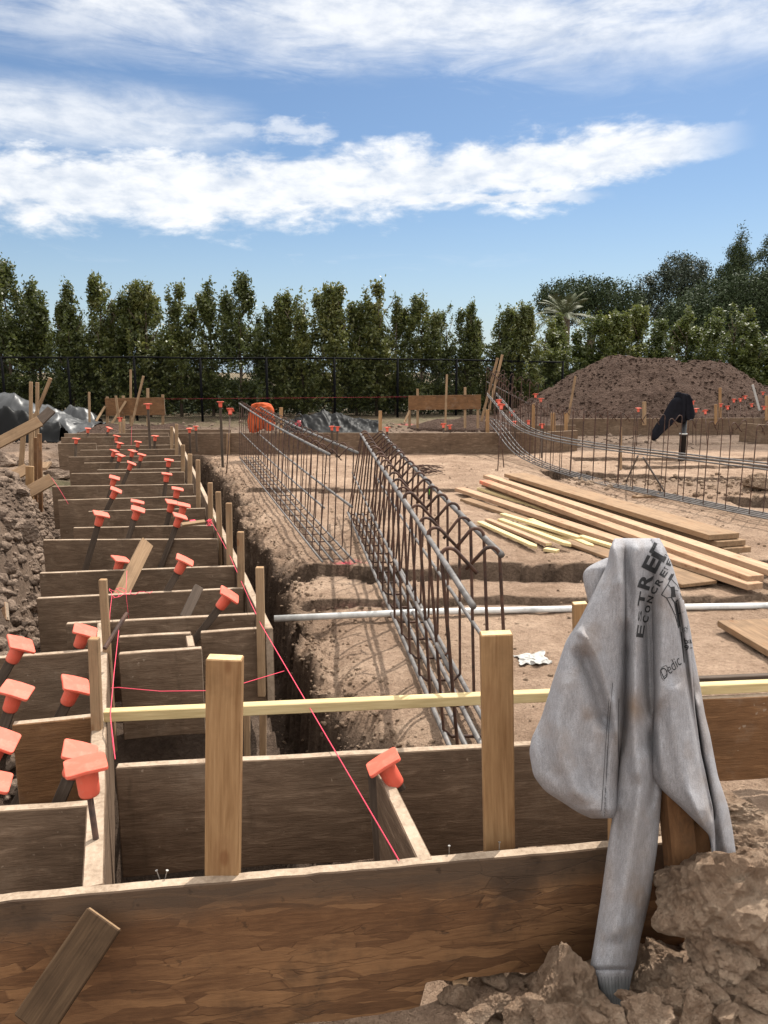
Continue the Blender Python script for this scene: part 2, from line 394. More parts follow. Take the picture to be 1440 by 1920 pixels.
# ------------------------------------------------------------------ ground
T = .38                                                              # level of the form tops
EY = [0, 2.0, 2.82, 3.16, 3.65, 4.52, 5.2, 5.5, 6.05, 7.38, 9.01, 12.06, 13.4, 30]
EX = [.5, .22, -.08, -.26, -.43, -.59, -.72, -.74, -.95, -1.38, -1.77, -2.73, -3.2, -8]
LY = [0, 2.9, 3.2, 4.0, 5.0, 6.4, 7.2, 9.7, 11.6, 14]
LX = [-1.4, -1.45, -1.5, -1.9, -2.25, -2.85, -3.2, -4.1, -5, -6]
def railx(y): return -.47-.305*(np.asarray(y)-3.14)
def ground(x, y):
    x = np.asarray(x, float); y = np.asarray(y, float)
    near = sst(30, 14, y)*sst(14, 8, np.abs(x))
    z = near*(.022*fbm(x*1.1, y*1.1, 3)+.016*fbm(x*5, y*5, 5, 4, .6)+.007*fbm(x*19, y*19, 6, 3, .6))
    # rounded crumbly edge of the dirt pad, then the trench beside the long form
    xe = np.interp(y, EY, EX)+.05*fbm(y*1.7, y*0+3, 11, 3)+.07*fbm(x*4, y*4, 12, 3)
    d = x-xe; ym = sst(2.15, 2.35, y)*sst(13.45, 13.3, y)
    lump = fbm(x*9, y*9, 21, 4, .6); lump2 = fbm(x*3, y*3, 22, 3)
    rim = sst(.3, .0, d)*sst(-.1, 0, d)*ym
    z = z-rim*(.03+.12*np.clip(lump2+.15, 0, 1)) + rim*(.1*lump+.06*fbm(x*20, y*20, 25, 4, .65)-.05*np.abs(fbm(x*13, y*13, 26, 3)))
    tr = sst(.008, -.03, d+.02*fbm(x*16, y*16, 14, 3))*ym
    inner = sst(-.0, .06, x-(railx(y)-.02))
    z = z*(1-tr*inner)+tr*inner*(-.56+.05*fbm(x*6, y*6, 31))
    strip = sst(.03, -.03, x-railx(y))*sst(-.25, 0, x-np.interp(y, LY, LX))*sst(1.62, 1.75, y)*sst(14.3, 14.1, y)
    strip = np.maximum(strip, sst(-.6, -.66, x)*sst(1.6, 1.7, y)*sst(2.9, 2.8, y))
    pit = sst(2.15, 2.25, y)*sst(3.02, 2.93, y+.1*(x+.8))*sst(-1.12, -1.05, x)
    z = z*(1-strip)+strip*(-.12-.12*sst(3.2, 2.8, y)+.06*fbm(x*4, y*4, 33))
    wp = np.maximum(0, pit*sst(-.3, -.42, x)); z = z*(1-wp)+wp*(-.6+.05*fbm(x*6, y*6, 35))
    # spoil heap along the outer side of the forms
    q = np.interp(y, LY, LX)-x
    hp = (.6*sst(-.08, .3, q)+.4*sst(.1, .9, q))*sst(2.62, 2.95, y)*sst(9.6, 6.3, y)*sst(-7, -4.5, x)
    z = z+hp*(.78+.22*fbm(x*1.3, y*1.3, 41)+.1*fbm(x*6, y*6, 43, 4, .6))
    # narrow footing trenches dug across the pad
    def cross(yc, x0, x1, w, dp, sd, f=.05):
        e = w/2+f*fbm(x*3, y*3, sd, 3)+.03*fbm(x*11, y*11, sd+1, 3)
        return -dp*sst(e, e-.025, np.abs(y-yc))*sst(x0, x0+.1, x)*sst(x1, x1-.15, x)
    z = z+cross(9.45, -1.72, 1.0, .2, .34, 51, .04)+cross(5.5+.03*x, -.74, 3.6, .38, .5, 53, .13)+cross(4.72+.03*x, -.6, 3.4, .13, .2, 55, .03)
    z = z+cross(10.75-.28*(x-2.6), 2.3, 5.9, .75, .42, 57, .2)+cross(12.95, 3.2, 8, .36, .35, 59)+cross(8.5-.1*(x-4), 3.9, 7, .6, .38, 61, .18)+cross(11.95-.05*x, 3.6, 8, .3, .3, 63)+cross(15.6, 4.3, 9, .3, .3, 64)
    rl = np.exp(-((y-10.0+.3*(x-2.6))/.55)**2)*sst(2.2, 2.8, x)*sst(6.5, 5.5, x)
    z = z+rl*(.06+.12*np.clip(fbm(x*3, y*3, 65, 4), 0, 1))
    # heap of clods at the end of the front form
    hp2 = np.exp(-((x-1.15)/.5)**2-((y-1.72)/.42)**2)
    z = z+hp2*(.19+.08*fbm(x*5, y*5, 71)+.05*fbm(x*14, y*14, 72, 4, .65))-sst(1.5, 1.2, y)*.06*sst(-.2, -.6, x)
    fr = sst(1.7, 1.5, y)*sst(.0, .35, x)
    z = z+fr*(.05+.04*fbm(x*7, y*7, 73, 4, .65))
    z = z+sst(16, 20, y)*near*(.08*fbm(x*.9, y*.9, 81)+.04*fbm(x*4, y*4, 83))
    z = z+sst(18, 22, y)*sst(40, 26, y)*.1
    z = z-sst(26, 60, y)*4
    return z
def geo(a, b, n): return list(a*(b/a)**(np.arange(1, n+1)/n))
xs = list(np.arange(-3.4, 3.2, .036)); xs = [-v for v in geo(5200, 10, 26)] if 0 else xs
left = [-3.4-.07*i for i in range(1, 52)]; lx = left[-1]; left += [lx-.3*i for i in range(1, 30)]; left += [left[-1]-v for v in geo(.5, 5000, 26)]
right = [3.2+.055*i for i in range(1, 62)]; rx = right[-1]; right += [rx+.25*i for i in range(1, 36)]; right += [right[-1]+v for v in geo(.5, 5000, 26)]
gx = np.array(sorted(left)+xs+right)
ys = list(np.arange(.4, 4, .032))+list(np.arange(4.03, 9, .045))+list(np.arange(9.05, 15, .075))+list(np.arange(15.1, 26, .16))
gy = np.array(sorted([.35-v for v in geo(.05, 60, 14)])+ys+[26+v for v in geo(.3, 9000, 30)])
GX, GY = np.meshgrid(gx, gy); GZ = ground(GX, GY)
nx, ny = len(gx), len(gy)
co_ = np.stack([GX, GY, GZ], -1).reshape(-1, 3).astype(np.float32)
ii = np.arange((ny-1)*(nx-1)); rI = ii//(nx-1); cI = ii % (nx-1); a0 = rI*nx+cI
quads = np.stack([a0, a0+1, a0+nx+1, a0+nx], -1).astype(np.int32)
def fast_mesh(name, V, quads, mats, smooth=False):
    me = bpy.data.meshes.new(name); k = quads.shape[1]; n = len(quads)
    me.vertices.add(len(V)); me.vertices.foreach_set('co', np.asarray(V, np.float32).ravel())
    me.loops.add(n*k); me.loops.foreach_set('vertex_index', quads.ravel().astype(np.int32))
    me.polygons.add(n); me.polygons.foreach_set('loop_start', np.arange(0, n*k, k, dtype=np.int32))
    me.polygons.foreach_set('loop_total', np.full(n, k, np.int32))
    for m in (mats if isinstance(mats, list) else [mats]): me.materials.append(m)
    if smooth: me.polygons.foreach_set('use_smooth', np.ones(n, bool))
    me.update(calc_edges=True); return me
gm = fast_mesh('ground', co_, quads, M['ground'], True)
def fattr(me, name, val):
    a = me.attributes.new(name, 'FLOAT', 'POINT'); a.data.foreach_set('value', np.asarray(val, np.float32).ravel())
q_ = np.interp(GY, LY, LX)-GX
spoil_shade = np.clip(sst(-.3, .1, q_)*sst(2.4, 2.9, GY)*sst(12, 8, GY)+1.0*sst(13.9, 14.6, GY)+.5*sst(.1, -.2, GX-np.interp(GY, EY, EX))*sst(1.6, 1.7, GY), 0, 1)
spoil_shade = np.maximum(spoil_shade, .7*np.exp(-((GY-10.3+.3*(GX-2.6))/.7)**2)*sst(2.2, 2.8, GX))
spoil_shade = np.maximum(np.clip(spoil_shade, 0, 1), 1.0*sst(-.04, -.12, GZ)*sst(14.5, 13.8, GY))  # trench walls and floors join the mask: shade put into the colour
spoil_shade = np.maximum(spoil_shade, sst(20.5, 22.5, GY))
fattr(gm, 'spoil', np.clip(spoil_shade, 0, 1))
GM = GZ.copy()  # lowest neighbour height, so the painted shade reaches the trench wall tops
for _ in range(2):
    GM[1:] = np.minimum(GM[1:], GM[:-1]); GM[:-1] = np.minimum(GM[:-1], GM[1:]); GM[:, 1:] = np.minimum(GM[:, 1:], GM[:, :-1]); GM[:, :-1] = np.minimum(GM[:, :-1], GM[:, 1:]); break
fattr(gm, 'trench_shade', sst(-.08, -.16, GM)*sst(14.5, 13.8, GY)*sst(1.9, 2.2, GY))  # shade of the trenches painted in by depth
fattr(gm, 'weeds', np.exp(-((GX+4.6)/.7)**2-((GY-10.5)/1.2)**2)+sst(18.5, 20.5, GY)*.8)
pm = 0
for (px, py, w, d) in ((660, 1132, .17, .03), (1020, 790, .6, .25), (655, 1052, .1, .05), (760, 800, .2, .2), (690, 1150, .04, .02)):
    p = P(px, py, 0); pm = pm+np.exp(-((GX-p.x)/w)**2-((GY-p.y)/d)**2)
fattr(gm, 'paint', pm)
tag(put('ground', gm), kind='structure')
def gz(x, y): return float(ground(np.array([x]), np.array([y]))[0])

# ------------------------------------------------------------------ form boards
def board(label, a, b, h=.38, t=.03, z=T, m='ply', group='plywood form boards', name='form_board', edge='edge', end_y=None, step=None):
    A = P(*a, z) if len(a) == 2 else Vector(a); B = P(*b, z) if len(b) == 2 else Vector(b)
    if end_y is not None: B = A+(B-A)*end_y
    L = (B-A).length; d = (B-A).normalized(); nrm = Vector((d.y, -d.x, 0)).normalized()
    back = -nrm
    seg = max(1, int(L/(.03 if step else .1))); bm = bmesh.new(); rr = random.Random(int(L*1e4)); rings = []
    for i in range(seg+1):
        x = -L/2+L*i/seg; jz = rr.uniform(-.0012, .0008); jy = rr.uniform(-.001, .001); jb = rr.uniform(-.006, .006)
        rings.append([bm.verts.new((x, y+jy, zz)) for y, zz in ((-t/2, -h/2+jb-(step[1] if step and x < -L/2+L*step[0] else 0)), (t/2, -h/2+jb-(step[1] if step and x < -L/2+L*step[0] else 0)), (t/2, h/2+jz), (-t/2, h/2+jz))])
    for p, q in zip(rings, rings[1:]):
        for k in range(4):
            f = bm.faces.new((p[k], q[k], q[(k+1) % 4], p[(k+1) % 4])); f.material_index = 1 if k == 2 else 0
    for r_ in (rings[0], rings[-1][::-1]): bm.faces.new(r_).material_index = 1
    bmesh.ops.recalc_face_normals(bm, faces=bm.faces)
    ed = [e for e in bm.edges if len(e.link_faces) == 2 and e.calc_face_angle(0) > .8]
    bmesh.ops.bevel(bm, geom=ed, offset=min(.003, t*.12), segments=1, affect='EDGES', profile=.5)
    me = bpy.data.meshes.new('form_board'); bm.to_mesh(me); bm.free()
    me.materials.append(M[m]); me.materials.append(M[edge])
    mw = Matrix((d, -nrm, UP)).transposed().to_4x4(); mw.translation = (A+B)/2+back*(t/2)-UP*(h/2)
    return tag(put(name, me, mw=mw), label, 'form board', group)
SA = P(-120, 1702, T); SB = P(1300, 1576, T); 
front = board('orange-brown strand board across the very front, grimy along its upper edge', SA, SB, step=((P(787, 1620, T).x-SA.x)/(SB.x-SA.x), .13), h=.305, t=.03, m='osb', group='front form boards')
mid = board('dark brown plywood form behind the two upright pine posts', (216, 1440), (1250, 1384), h=.335, t=.03)
board('warm brown form board behind the hanging sweatshirt, below the pale horizontal stick', (1150, 1318), (1700, 1296), h=.3, t=.03, m='plywarm', group='front form boards')
board('thick dusty plank on edge running back from the front board, post of the pink string', (.001-.6, 1.475, T), (P(203, 1166, T).x-.0, P(203, 1166, T).y, T), h=.4, t=.045, m='ply', name='form_board')
board('long form rail beside the dug trench with a row of thin stakes', (P(512, 1178, T)), (P(325, 800, T)), h=.34, t=.035)
board('short board set lengthwise between the two front forms, under a tilted orange cap', (P(812, 1612, T).x, P(812, 1612, T).y, T), (P(722, 1432, T).x, P(722, 1432, T).y, T), h=.3, t=.035)
lefts = [((-160, 1532), (181, 1510), 'plywood cross form at the lower left, closest to the front board'),
         ((22, 1360), (176, 1344), 'warm stained cross form at left with a free left end', 'plywarm'),
         ((-150, 1247), (197, 1218), 'dark cross form at left, behind three orange caps in front of the rubble')]
for e in lefts: board(e[2], e[0], e[1], m=e[3] if len(e) > 3 else 'ply', h=.36)
board('front of the small open box form by the thick plank', (222, 1227), (378, 1216), h=.36)
board('back of the small open box form by the thick plank', (222, 1195), (357, 1188), h=.3)
b_ = P(377, 1216, T); c_ = P(362, 1190, T)
board('short end board closing the small open box form', (b_.x-.032, b_.y+.034, T), (c_.x, c_.y-.004, T), h=.36, t=.03)
board('cross form beside the small box, at the near end of the long rail', (376, 1187), (507, 1177), h=.36)
crosses = [((123, 1170), (478, 1152)), ((68, 1123), (456, 1103)), ((73, 1075), (440, 1062)), ((80, 1013), (408, 1011)), ((137, 990), (400, 985)), ((165, 959), (385, 953)),
           ((108, 938), (377, 930)), ((97, 912), (362, 908)), ((133, 888), (345, 885)), ((182, 881), (345, 878)), ((157, 868), (342, 865)), ((128, 857), (340, 854)),
           ((150, 844), (328, 842)), ((182, 836), (328, 834)), ((108, 832), (180, 831)), ((114, 820), (318, 818)), ((120, 813), (316, 812))]
for i, (a, b) in enumerate(crosses):
    board('dark plywood cross form left of the long rail, %s counting back from the small box' % ordinal(i), a, b, t=.03 if i < 4 else .026, h=.42 if i in (3, 7, 14) else .38)
board('far cross form at the end of the trench, behind the last pair of caps', (230, 805), (433, 805), h=.32)
board('long dark form crossing the far side of the pad, seen behind the rebar cages', (333, 812), (1000, 811.5), h=.4, t=.035)
A_ = P(880, 812, T); 
board('far form continuing to the right under the curved rebar cage, with a broken corner', (1001, 811.4), (1084, 807), h=.4, t=.035)
board('short far form closing the corner behind the curved cage', (960, 797), (1080, 797), h=.34)
board('far right form running past the black pipe and jacket', (1065, 785), (1560, 783), h=.42, t=.035)
board('low far right form behind the row of orange caps', (1300, 772), (1520, 773), h=.3)
board('far right form end turned outward beside the last rebar hooks', (1388, 793), (1500, 801), h=.42)
# seam batten on the far form
timber_piece('form_batten', Q(428, 812, 13.58), Q(428, 853, 13.58), .06, .03, FR, 'greyplank', 'upright batten over the joint of the long far form', 'batten')
timber_piece('form_batten', P(1240, 928, .02), P(1268, 932, .02), .05, .03, UP, 'plank', 'small offcut lying in the dirt beside the curved cage', 'wood offcut')
# ------------------------------------------------------------------ posts and sticks
posts = 'upright pine posts at the front'
def stake_px(top, bot, y, w, t, m, label, group=None, name='wood_stake', cat='stake', deep=.12, y2=None, n=FR, ends='stake', point=0, flip=0):
    A = Q(*bot, y if y2 is None else y2); B = Q(*top, y); A = A-(B-A).normalized()*deep
    return timber_piece(name, A, B, w, t, n, m, label, cat, group, ends=ends)
pst = stake_px((422, 1232), (418, 1650), 1.52, .074, .034, 'pine', 'upright pine post standing behind the front board, crossed by the slack red string', posts, 'pine_post', 'post', .25, ends='yellow')
stake_px((930, 1186), (936, 1600), 1.665, .072, .034, 'pine', 'upright pine post between the tilted orange cap and the sweatshirt', posts, 'pine_post', 'post', .25, ends='yellow')
stake_px((1087, 1130), (1092, 1330), 2.62, .05, .035, 'pine', 'pine post mostly hidden behind the sweatshirt, only its top corner showing', posts, 'pine_post', 'post', .3, ends='yellow')
stake_px((1168, 1050), (1166, 1600), 1.645, .06, .03, 'pine', 'pine post covered by the hanging sweatshirt, a thin strip showing at its sleeve', posts, 'pine_post', 'post', .25, ends='yellow')
# the pale stick lying over the forms
A = P(196, 1341, T+.022); B = P(1560, 1280, T+.022)
timber_piece('long_stick', A, B, .034, .034, UP, 'yellow', 'long pale yellow stick laid level across the forms behind the two pine posts', 'stick', ends='yellow')
A = P(1250, 1279, T-.02); B = P(1600, 1264, T-.02)
timber_piece('long_stick', A, B, .025, .03, UP, 'darkstake', 'dark stick lying just behind the pale stick at the right', 'stick', ends='darkstake')
# kicker on the front board
timber_piece('brace_board', Q(196, 1722, 1.412), Q(60, 1925, 1.30), .083, .02, Vector((-.12, -1, .25)), 'dirtyplank', 'dirty brown brace board leaning diagonally on the front strand board', 'brace', ends='stake')
timber_piece('brace_post', Q(862, 1835, 1.56), Q(866, 1985, 1.5), .035, .05, FR, 'stake', 'stub of a post under the front strand board', 'post', ends='stake')
# broken stake under the sweatshirt
timber_piece('wood_stake', Q(1283, 1690, 1.50), Q(1232, 1130, 1.565), .06, .04, Vector((.25, -1, 0)), 'plywarm', 'dark brown stake under the sweatshirt, its foot between the sleeves', 'stake', 'stakes under the sweatshirt', ends='greyplank')
timber_piece('wood_stake', Q(1316, 1690, 1.53), Q(1300, 1480, 1.55), .04, .04, Vector((.25, -1, 0)), 'plywarm', 'reddish brown split stake foot beside the rock below the sweatshirt', 'stake', 'stakes under the sweatshirt', ends='stake')
# thin stakes on the long rail
rail = [((487, 1063), (489, 1180), 3.12), ((451, 997), (452, 1100), 3.78), ((429, 943), (431, 1058), 4.3), ((409, 922), (412, 1015), 4.95), ((394, 905), (395, 980), 5.5),
        ((371, 862), (372, 942), 6.3), ((356, 851), (356, 905), 7.6), ((343, 834), (343, 880), 8.6), ((331, 795), (331, 845), 10.7), ((322, 800), (322, 835), 11.4)]
for i, (a, b, y) in enumerate(rail):
    stake_px(a, b, y, .033 if i < 6 else .042, .028, 'stake', 'thin wooden stake on the long form rail, %s counting back from the near end' % ordinal(i), 'thin stakes along the long form rail', deep=.3, ends='pine')
stake_px((193, 1086), (203, 1255), 2.86, .028, .024, 'stake', 'thin tall stake at the far end of the thick plank, beside the tangled string', 'thin stakes beside the thick plank', deep=.35, ends='pine')
stake_px((176, 1196), (184, 1408), 2.2, .03, .026, 'stake', 'thin stake beside the pale stick end, close to a big orange cap', 'thin stakes beside the thick plank', deep=.3, ends='pine')
# posts showing through below the pale stick
stake_px((463, 1335), (464, 1440), 2.7, .022, .02, 'stake', 'thin stake standing in the pit beyond the middle form, next to the pine post', 'thin stakes in the pit', deep=.3)
stake_px((493, 1320), (493, 1440), 2.75, .025, .02, 'stake', 'thin stake standing in the pit beyond the middle form, near the trench wall', 'thin stakes in the pit', deep=.3)
# stub braces between the forms
timber_piece('brace_board', Q(276, 1017, 4.15), Q(222, 1125, 3.72), .075, .02, Vector((.8, -1, .3)), 'greyplank', 'brown flat brace leaning up beside an orange cap in the trench forms', 'brace', ends='stake')
timber_piece('brace_board', Q(373, 1100, 3.55), Q(345, 1160, 3.4), .045, .02, Vector((.5, -1, .3)), 'darkstake', 'dark stub brace without a cap beside the tall string stake row', 'brace', ends='darkstake')
timber_piece('brace_board', Q(712, 1440, 1.96), Q(728, 1640, 1.90), .065, .03, Vector((-.2, -1, 0)), 'darkstake', 'grey weathered stake upright under the tilted orange cap at the middle form', 'brace', ends='stake')
v, f = tube([Q(238, 1150, 2.75), Q(196, 1216, 2.6)], .008, 8)
tag(world_mesh('steel_pin', v, f, M['rust'], origin=Q(238, 1150, 2.75)), 'dark steel pin leaning across the thick plank near the tall thin stake', 'pin')
# ------------------------------------------------------------------ capped stakes
def cap_meshes():
    bm = bmesh.new(); s = .046; h = .0045
    vs = [bm.verts.new((x*s, y*s, z)) for z in (-h, h) for x, y in ((-1, -1), (1, -1), (1, 1), (-1, 1))]
    bm.faces.new(vs[:4][::-1]); bm.faces.new(vs[4:])
    for k in range(4): bm.faces.new((vs[k], vs[(k+1) % 4], vs[4+(k+1) % 4], vs[4+k]))
    bmesh.ops.bevel(bm, geom=[e for e in bm.edges if abs(e.verts[0].co.z-e.verts[1].co.z) > .001], offset=.009, segments=3, affect='EDGES', profile=.5)
    bmesh.ops.bevel(bm, geom=[e for e in bm.edges if e.calc_face_angle(0) > 1], offset=.002, segments=2, affect='EDGES', profile=.5)
    bmesh.ops.subdivide_edges(bm, edges=bm.edges, cuts=1, use_grid_fill=True)
    for v in bm.verts: v.co.z -= 9*(v.co.x**2+v.co.y**2)*.12
    bmesh.ops.recalc_face_normals(bm, faces=bm.faces)
    a = bpy.data.meshes.new('cap_plate'); bm.to_mesh(a); bm.free(); a.materials.append(M['cap'])
    v, f = lathe([(.031, -.004), (.029, -.012), (.0255, -.02), (.0245, -.045), (.0235, -.072), (.0215, -.077), (.018, -.077)], 18)
    b = mesh(v, f, M['cap'], True, name='cap_sleeve')
    return a, b
PLATE, SLEEVE = cap_meshes()
FLAT = {}
def capped(px, py, dx, dy, label, z=.5, kind='flat', L=.75, lean=None, group='stakes with orange caps', yaw=None):
    """cap plate centre at the pixel on level z; (dx, dy) is the picture direction of the stake below it"""
    top = P(px, py, z); l = .22
    k = l/max(1e-6, math.hypot(dx, dy))
    # direction of the stake: mostly down, sideways and towards the viewer as it shows
    D = Vector((dx/abs(dy)*1.2 if dy else 0, 0.0 if lean is None else lean, -1)).normalized()
    e = empty('capped_stake', top, label, 'capped stake', group)
    zz = -D; xx = Vector((0, 1, 0)).cross(zz).normalized(); yy = zz.cross(xx)
    rot = Matrix((xx, yy, zz)).transposed().to_4x4()
    if kind == 'rod':
        v, f = tube([Vector((0, 0, -.02)), Vector((0, 0, -L))], .0075, 8); me = mesh(v, f, M['rust'], True, name='rod')
    else:
        kk = (kind, L)
        if kk not in FLAT:
            w, t, m = {'flat': (.034, .012, 'darkstake'), 'wood': (.036, .03, 'stake')}[kind]
            FLAT[kk] = box_mesh(L-.02, w, t, [M[m], M[m]], .002)
        me = FLAT[kk]
    if kind == 'rod': put('stake', me, e, mw=Matrix.Translation(top) @ rot)
    else: put('stake', me, e, mw=Matrix.Translation(top+D*(.02+(L-.02)/2)) @ rot @ Matrix.Rotation(R(90), 4, 'Y') @ Matrix.Rotation(R(90), 4, 'X'))
    yw = random.uniform(-.5, .5) if yaw is None else yaw
    c = put('safety_cap', PLATE, e, mw=Matrix.Translation(top) @ rot @ Matrix.Rotation(yw, 4, 'Z') @ Matrix.Rotation(random.uniform(-.06, .06), 4, 'X'))
    put('cap_sleeve', SLEEVE, c)
    return e
near = [(160, 1432, 3, 60, 'orange cap on a thin round rod, in front of the thick dusty plank', .57, 'rod', .62, 0, .45),
        (151, 1408, -24, 62, 'orange cap on a flat stake, half hidden behind the cap on the round rod', .46, 'flat', .6, None, .3),
        (2, 1384, -20, 45, 'big orange cap cut by the left edge of the picture, above the warm cross form', .47, 'flat', .7, None, .2),
        (-14, 1462, -20, 60, 'orange cap of which only a corner shows at the left edge', .42, 'flat', .6, None, .3),
        (32, 1292, -14, 40, 'pale orange cap with a level plate near the left edge, below the rubble heap', .465, 'flat', .7, None, .15),
        (143, 1282, -18, 40, 'orange cap touching the thin stake beside the thick plank', .44, 'flat', .6, None, .5),
        (40, 1206, -20, 38, 'orange cap with a wide tilted plate in front of the rubble at the left edge', .5, 'flat', .8, None, .6),
        (160, 1181, -14, 38, 'orange cap between the tall string stake and the dark left cross form', .44, 'flat', .55, None, .3),
        (717, 1427, 22, 48, 'tilted orange cap at the middle form, its plate rising to the right', .44, 'flat', .1, 0, .2),
        (431, 1114, -40, 62, 'orange cap with a steep plate beside the near end of the long rail', .5, 'flat', .6, None, .2),
        (347, 1049, -22, 44, 'lone orange cap near the long rail, above the dark uncapped stub brace', .54, 'flat', .6, None, .2),
        (227, 1048, -10, 30, 'orange cap half covered by the brown flat brace', .43, 'flat', .5, None, .7),
        (190, 963, -18, 62, 'orange cap on a long bare flat stake by the rubble heap', .62, 'flat', .6, None, .5),
        (259, 954, -16, 50, 'lower of two stacked-looking orange caps in the middle of the trench forms', .56, 'flat', .6, None, .3),
        (258, 940, -12, 50, 'upper of two stacked-looking orange caps in the middle of the trench forms', .56, 'flat', .6, None, .3),
        (338, 967, -14, 40, 'orange cap next to the pink ribbon on the long rail', .54, 'flat', .5, None, .4),
        (345, 946, -10, 40, 'orange cap in a trio by the long rail, on the side of the rail', .53, 'flat', .5, None, .3),
        (323, 941, -10, 40, 'orange cap in a trio by the long rail, on the side away from the rail', .53, 'flat', .5, None, .5),
        (333, 916, -8, 40, 'orange cap alone by the long rail, just beyond the trio', .54, 'flat', .5, None, .3),
        (218, 918, -18, 40, 'nearer of two orange caps standing one behind the other by the heap', .54, 'flat', .5, None, .3),
        (215, 895, -12, 40, 'farther of two orange caps standing one behind the other by the heap', .54, 'flat', .5, None, .3),
        (247, 868, -16, 40, 'orange cap on a leaning stake right below the cluster of four caps', .54, 'flat', .5, None, .3),
        (317, 862, -6, 40, 'farther of two orange caps against the rail posts', .54, 'flat', .5, None, .3),
        (313, 888, -6, 40, 'nearer of two orange caps against the rail posts', .54, 'flat', .5, None, .3)]
for (px, py, dx, dy, lab, z, kind, L, lean, yw) in near: capped(px, py, dx, dy, lab, z, kind, L, lean, yaw=yw)
far = [(215, 845, -12, 40, 'orange cap in the far cluster of four, outermost'), (226, 853, -12, 40, 'orange cap in the far cluster of four, overlapping the outermost one'),
       (249, 845, -10, 40, 'orange cap in the far cluster of four, second from the rail side'), (266, 852, -10, 40, 'orange cap in the far cluster of four, closest to the rail'),
       (219, 817, -8, 40, 'farther of the overlapping pair of caps beside the white batten'), (224, 830, -8, 40, 'nearer of the overlapping pair of caps beside the white batten'),
       (259, 828, -6, 40, 'low orange cap just beyond the far cluster of four'), (291, 817, -4, 40, 'orange cap near the far end of the long rail'),
       (143, 822, -4, 40, 'orange cap over the left end of the far cross forms'), (165, 803, -4, 40, 'orange cap beside the debris strip at the far end of the forms'),
       (205, 802, -14, 40, 'thin-looking orange cap at the far end of the forms, beside the leaning lath'), (355, 803, 0, 40, 'left cap of a pale pair over the far cross form'), (367, 799, 0, 40, 'right cap of a pale pair over the far cross form')]
for (px, py, dx, dy, lab) in far: capped(px, py, dx, dy, lab, .52, 'flat', .45)
capped(225, 784, 4, 40, 'square orange cap facing the viewer on a pale wooden stake', .62, 'wood', .5, -.5, yaw=.3)
capped(277, 757, 0, 40, 'orange cap on a tall dark post in front of the far left batter board', 1.0, 'flat', .9, 0)
capped(413, 753, 0, 40, 'orange cap on a tall dark post by itself near the orange cloth', 1.05, 'flat', .9, 0)
capped(432, 768, 0, 40, 'orange cap turned to the viewer, next to the tall capped post', .95, 'rod', .9, -.5)
farr = [(622, 799, .5, 'left cap of the pair on the far form behind the longest rebar cage'), (633, 800, .52, 'right cap of the pair on the far form behind the longest rebar cage'),
        (726, 801, .5, 'orange cap beside the short pine post on the far form'), (831, 795, .52, 'left cap of the pair on the far form right of centre'), (843, 797, .5, 'right cap of the pair on the far form right of centre'),
        (935, 751, 1.0, 'upper orange cap seen through the end of the curved cage'), (940, 759, .95, 'pale orange cap seen through the end of the curved cage'),
        (1004, 739, 1.0, 'left cap of the pale pair on thin rods before the dirt mound'), (1014, 747, .95, 'right cap of the pale pair on thin rods before the dirt mound'),
        (960, 772, .75, 'orange cap inside the curved cage, middle one of three'), (964, 790, .6, 'dark red-orange cap low behind the curved cage'),
        (991, 789, .55, 'orange cap low behind the curved cage, beside a pine post'), (1016, 796, .55, 'orange cap low behind the curved cage, over the short form'),
        (1197, 765, .75, 'orange cap beside a short post at the foot of the dirt mound'), (1299, 752, .85, 'orange cap just peeping out beside the black jacket'),
        (1305, 766, .72, 'pale orange cap close to the black jacket'), (1322, 770, .68, 'square pale orange cap between the jacket and a pine post'),
        (1376, 749, .8, 'pale cap at the left of the far right trio'), (1388, 748, .8, 'middle cap of the far right trio'), (1397, 743, .85, 'wide cap on a long rod at the far right'),
        (1402, 731, .95, 'topmost orange cap at the far right'), (1431, 735, .92, 'orange cap next to the leaning white lath at the far right'),
        (1364, 762, .7, 'dark orange cap facing away beside a pine post at the far right'), (1352, 757, .72, 'dark orange cap half behind a pine post at the far right'),
        (1409, 757, .72, 'dark orange cap under the wide cap at the far right'), (1433, 762, .7, 'dark orange cap at the right edge of the picture')]
for i, (px, py, z, lab) in enumerate(farr):
    capped(px, py, random.uniform(-4, 4), 40, lab, z, 'rod' if z > .6 else 'flat', z+.1, random.uniform(-.45, .05))
# ------------------------------------------------------------------ rebar cages
def arc(c, r, a0, a1, u, v, n=6): return [c+u*(r*math.cos(a0+(a1-a0)*i/n))+v*(r*math.sin(a0+(a1-a0)*i/n)) for i in range(n+1)]
def stirrup(bl, br, tl, tr, r, hook=.1, k=.022):
    """U-shaped tie with both ends hooked over the top bars"""
    up = ((tl-bl)+(tr-br)).normalized(); rt = (br-bl).normalized()
    ax_ = up.cross(rt)*random.uniform(-.03, .03)
    path = [tl+rt*(k*2+hook*.75)-up*(hook*.72)+ax_]
    path += arc(tl+rt*k, k, R(35), R(180), rt, up, 6)
    path += [bl+up*k]+[bl+rt*k]+[br-rt*k]+[br+up*k]
    path += arc(tr-rt*k, k, R(0), R(145), rt, up, 6)
    path += [tr-rt*(k*2+hook*.75)-up*(hook*.72)-ax_]
    return tube(path, r, 6)
def bar(path, r, n=8):
    return tube(path, r, n)
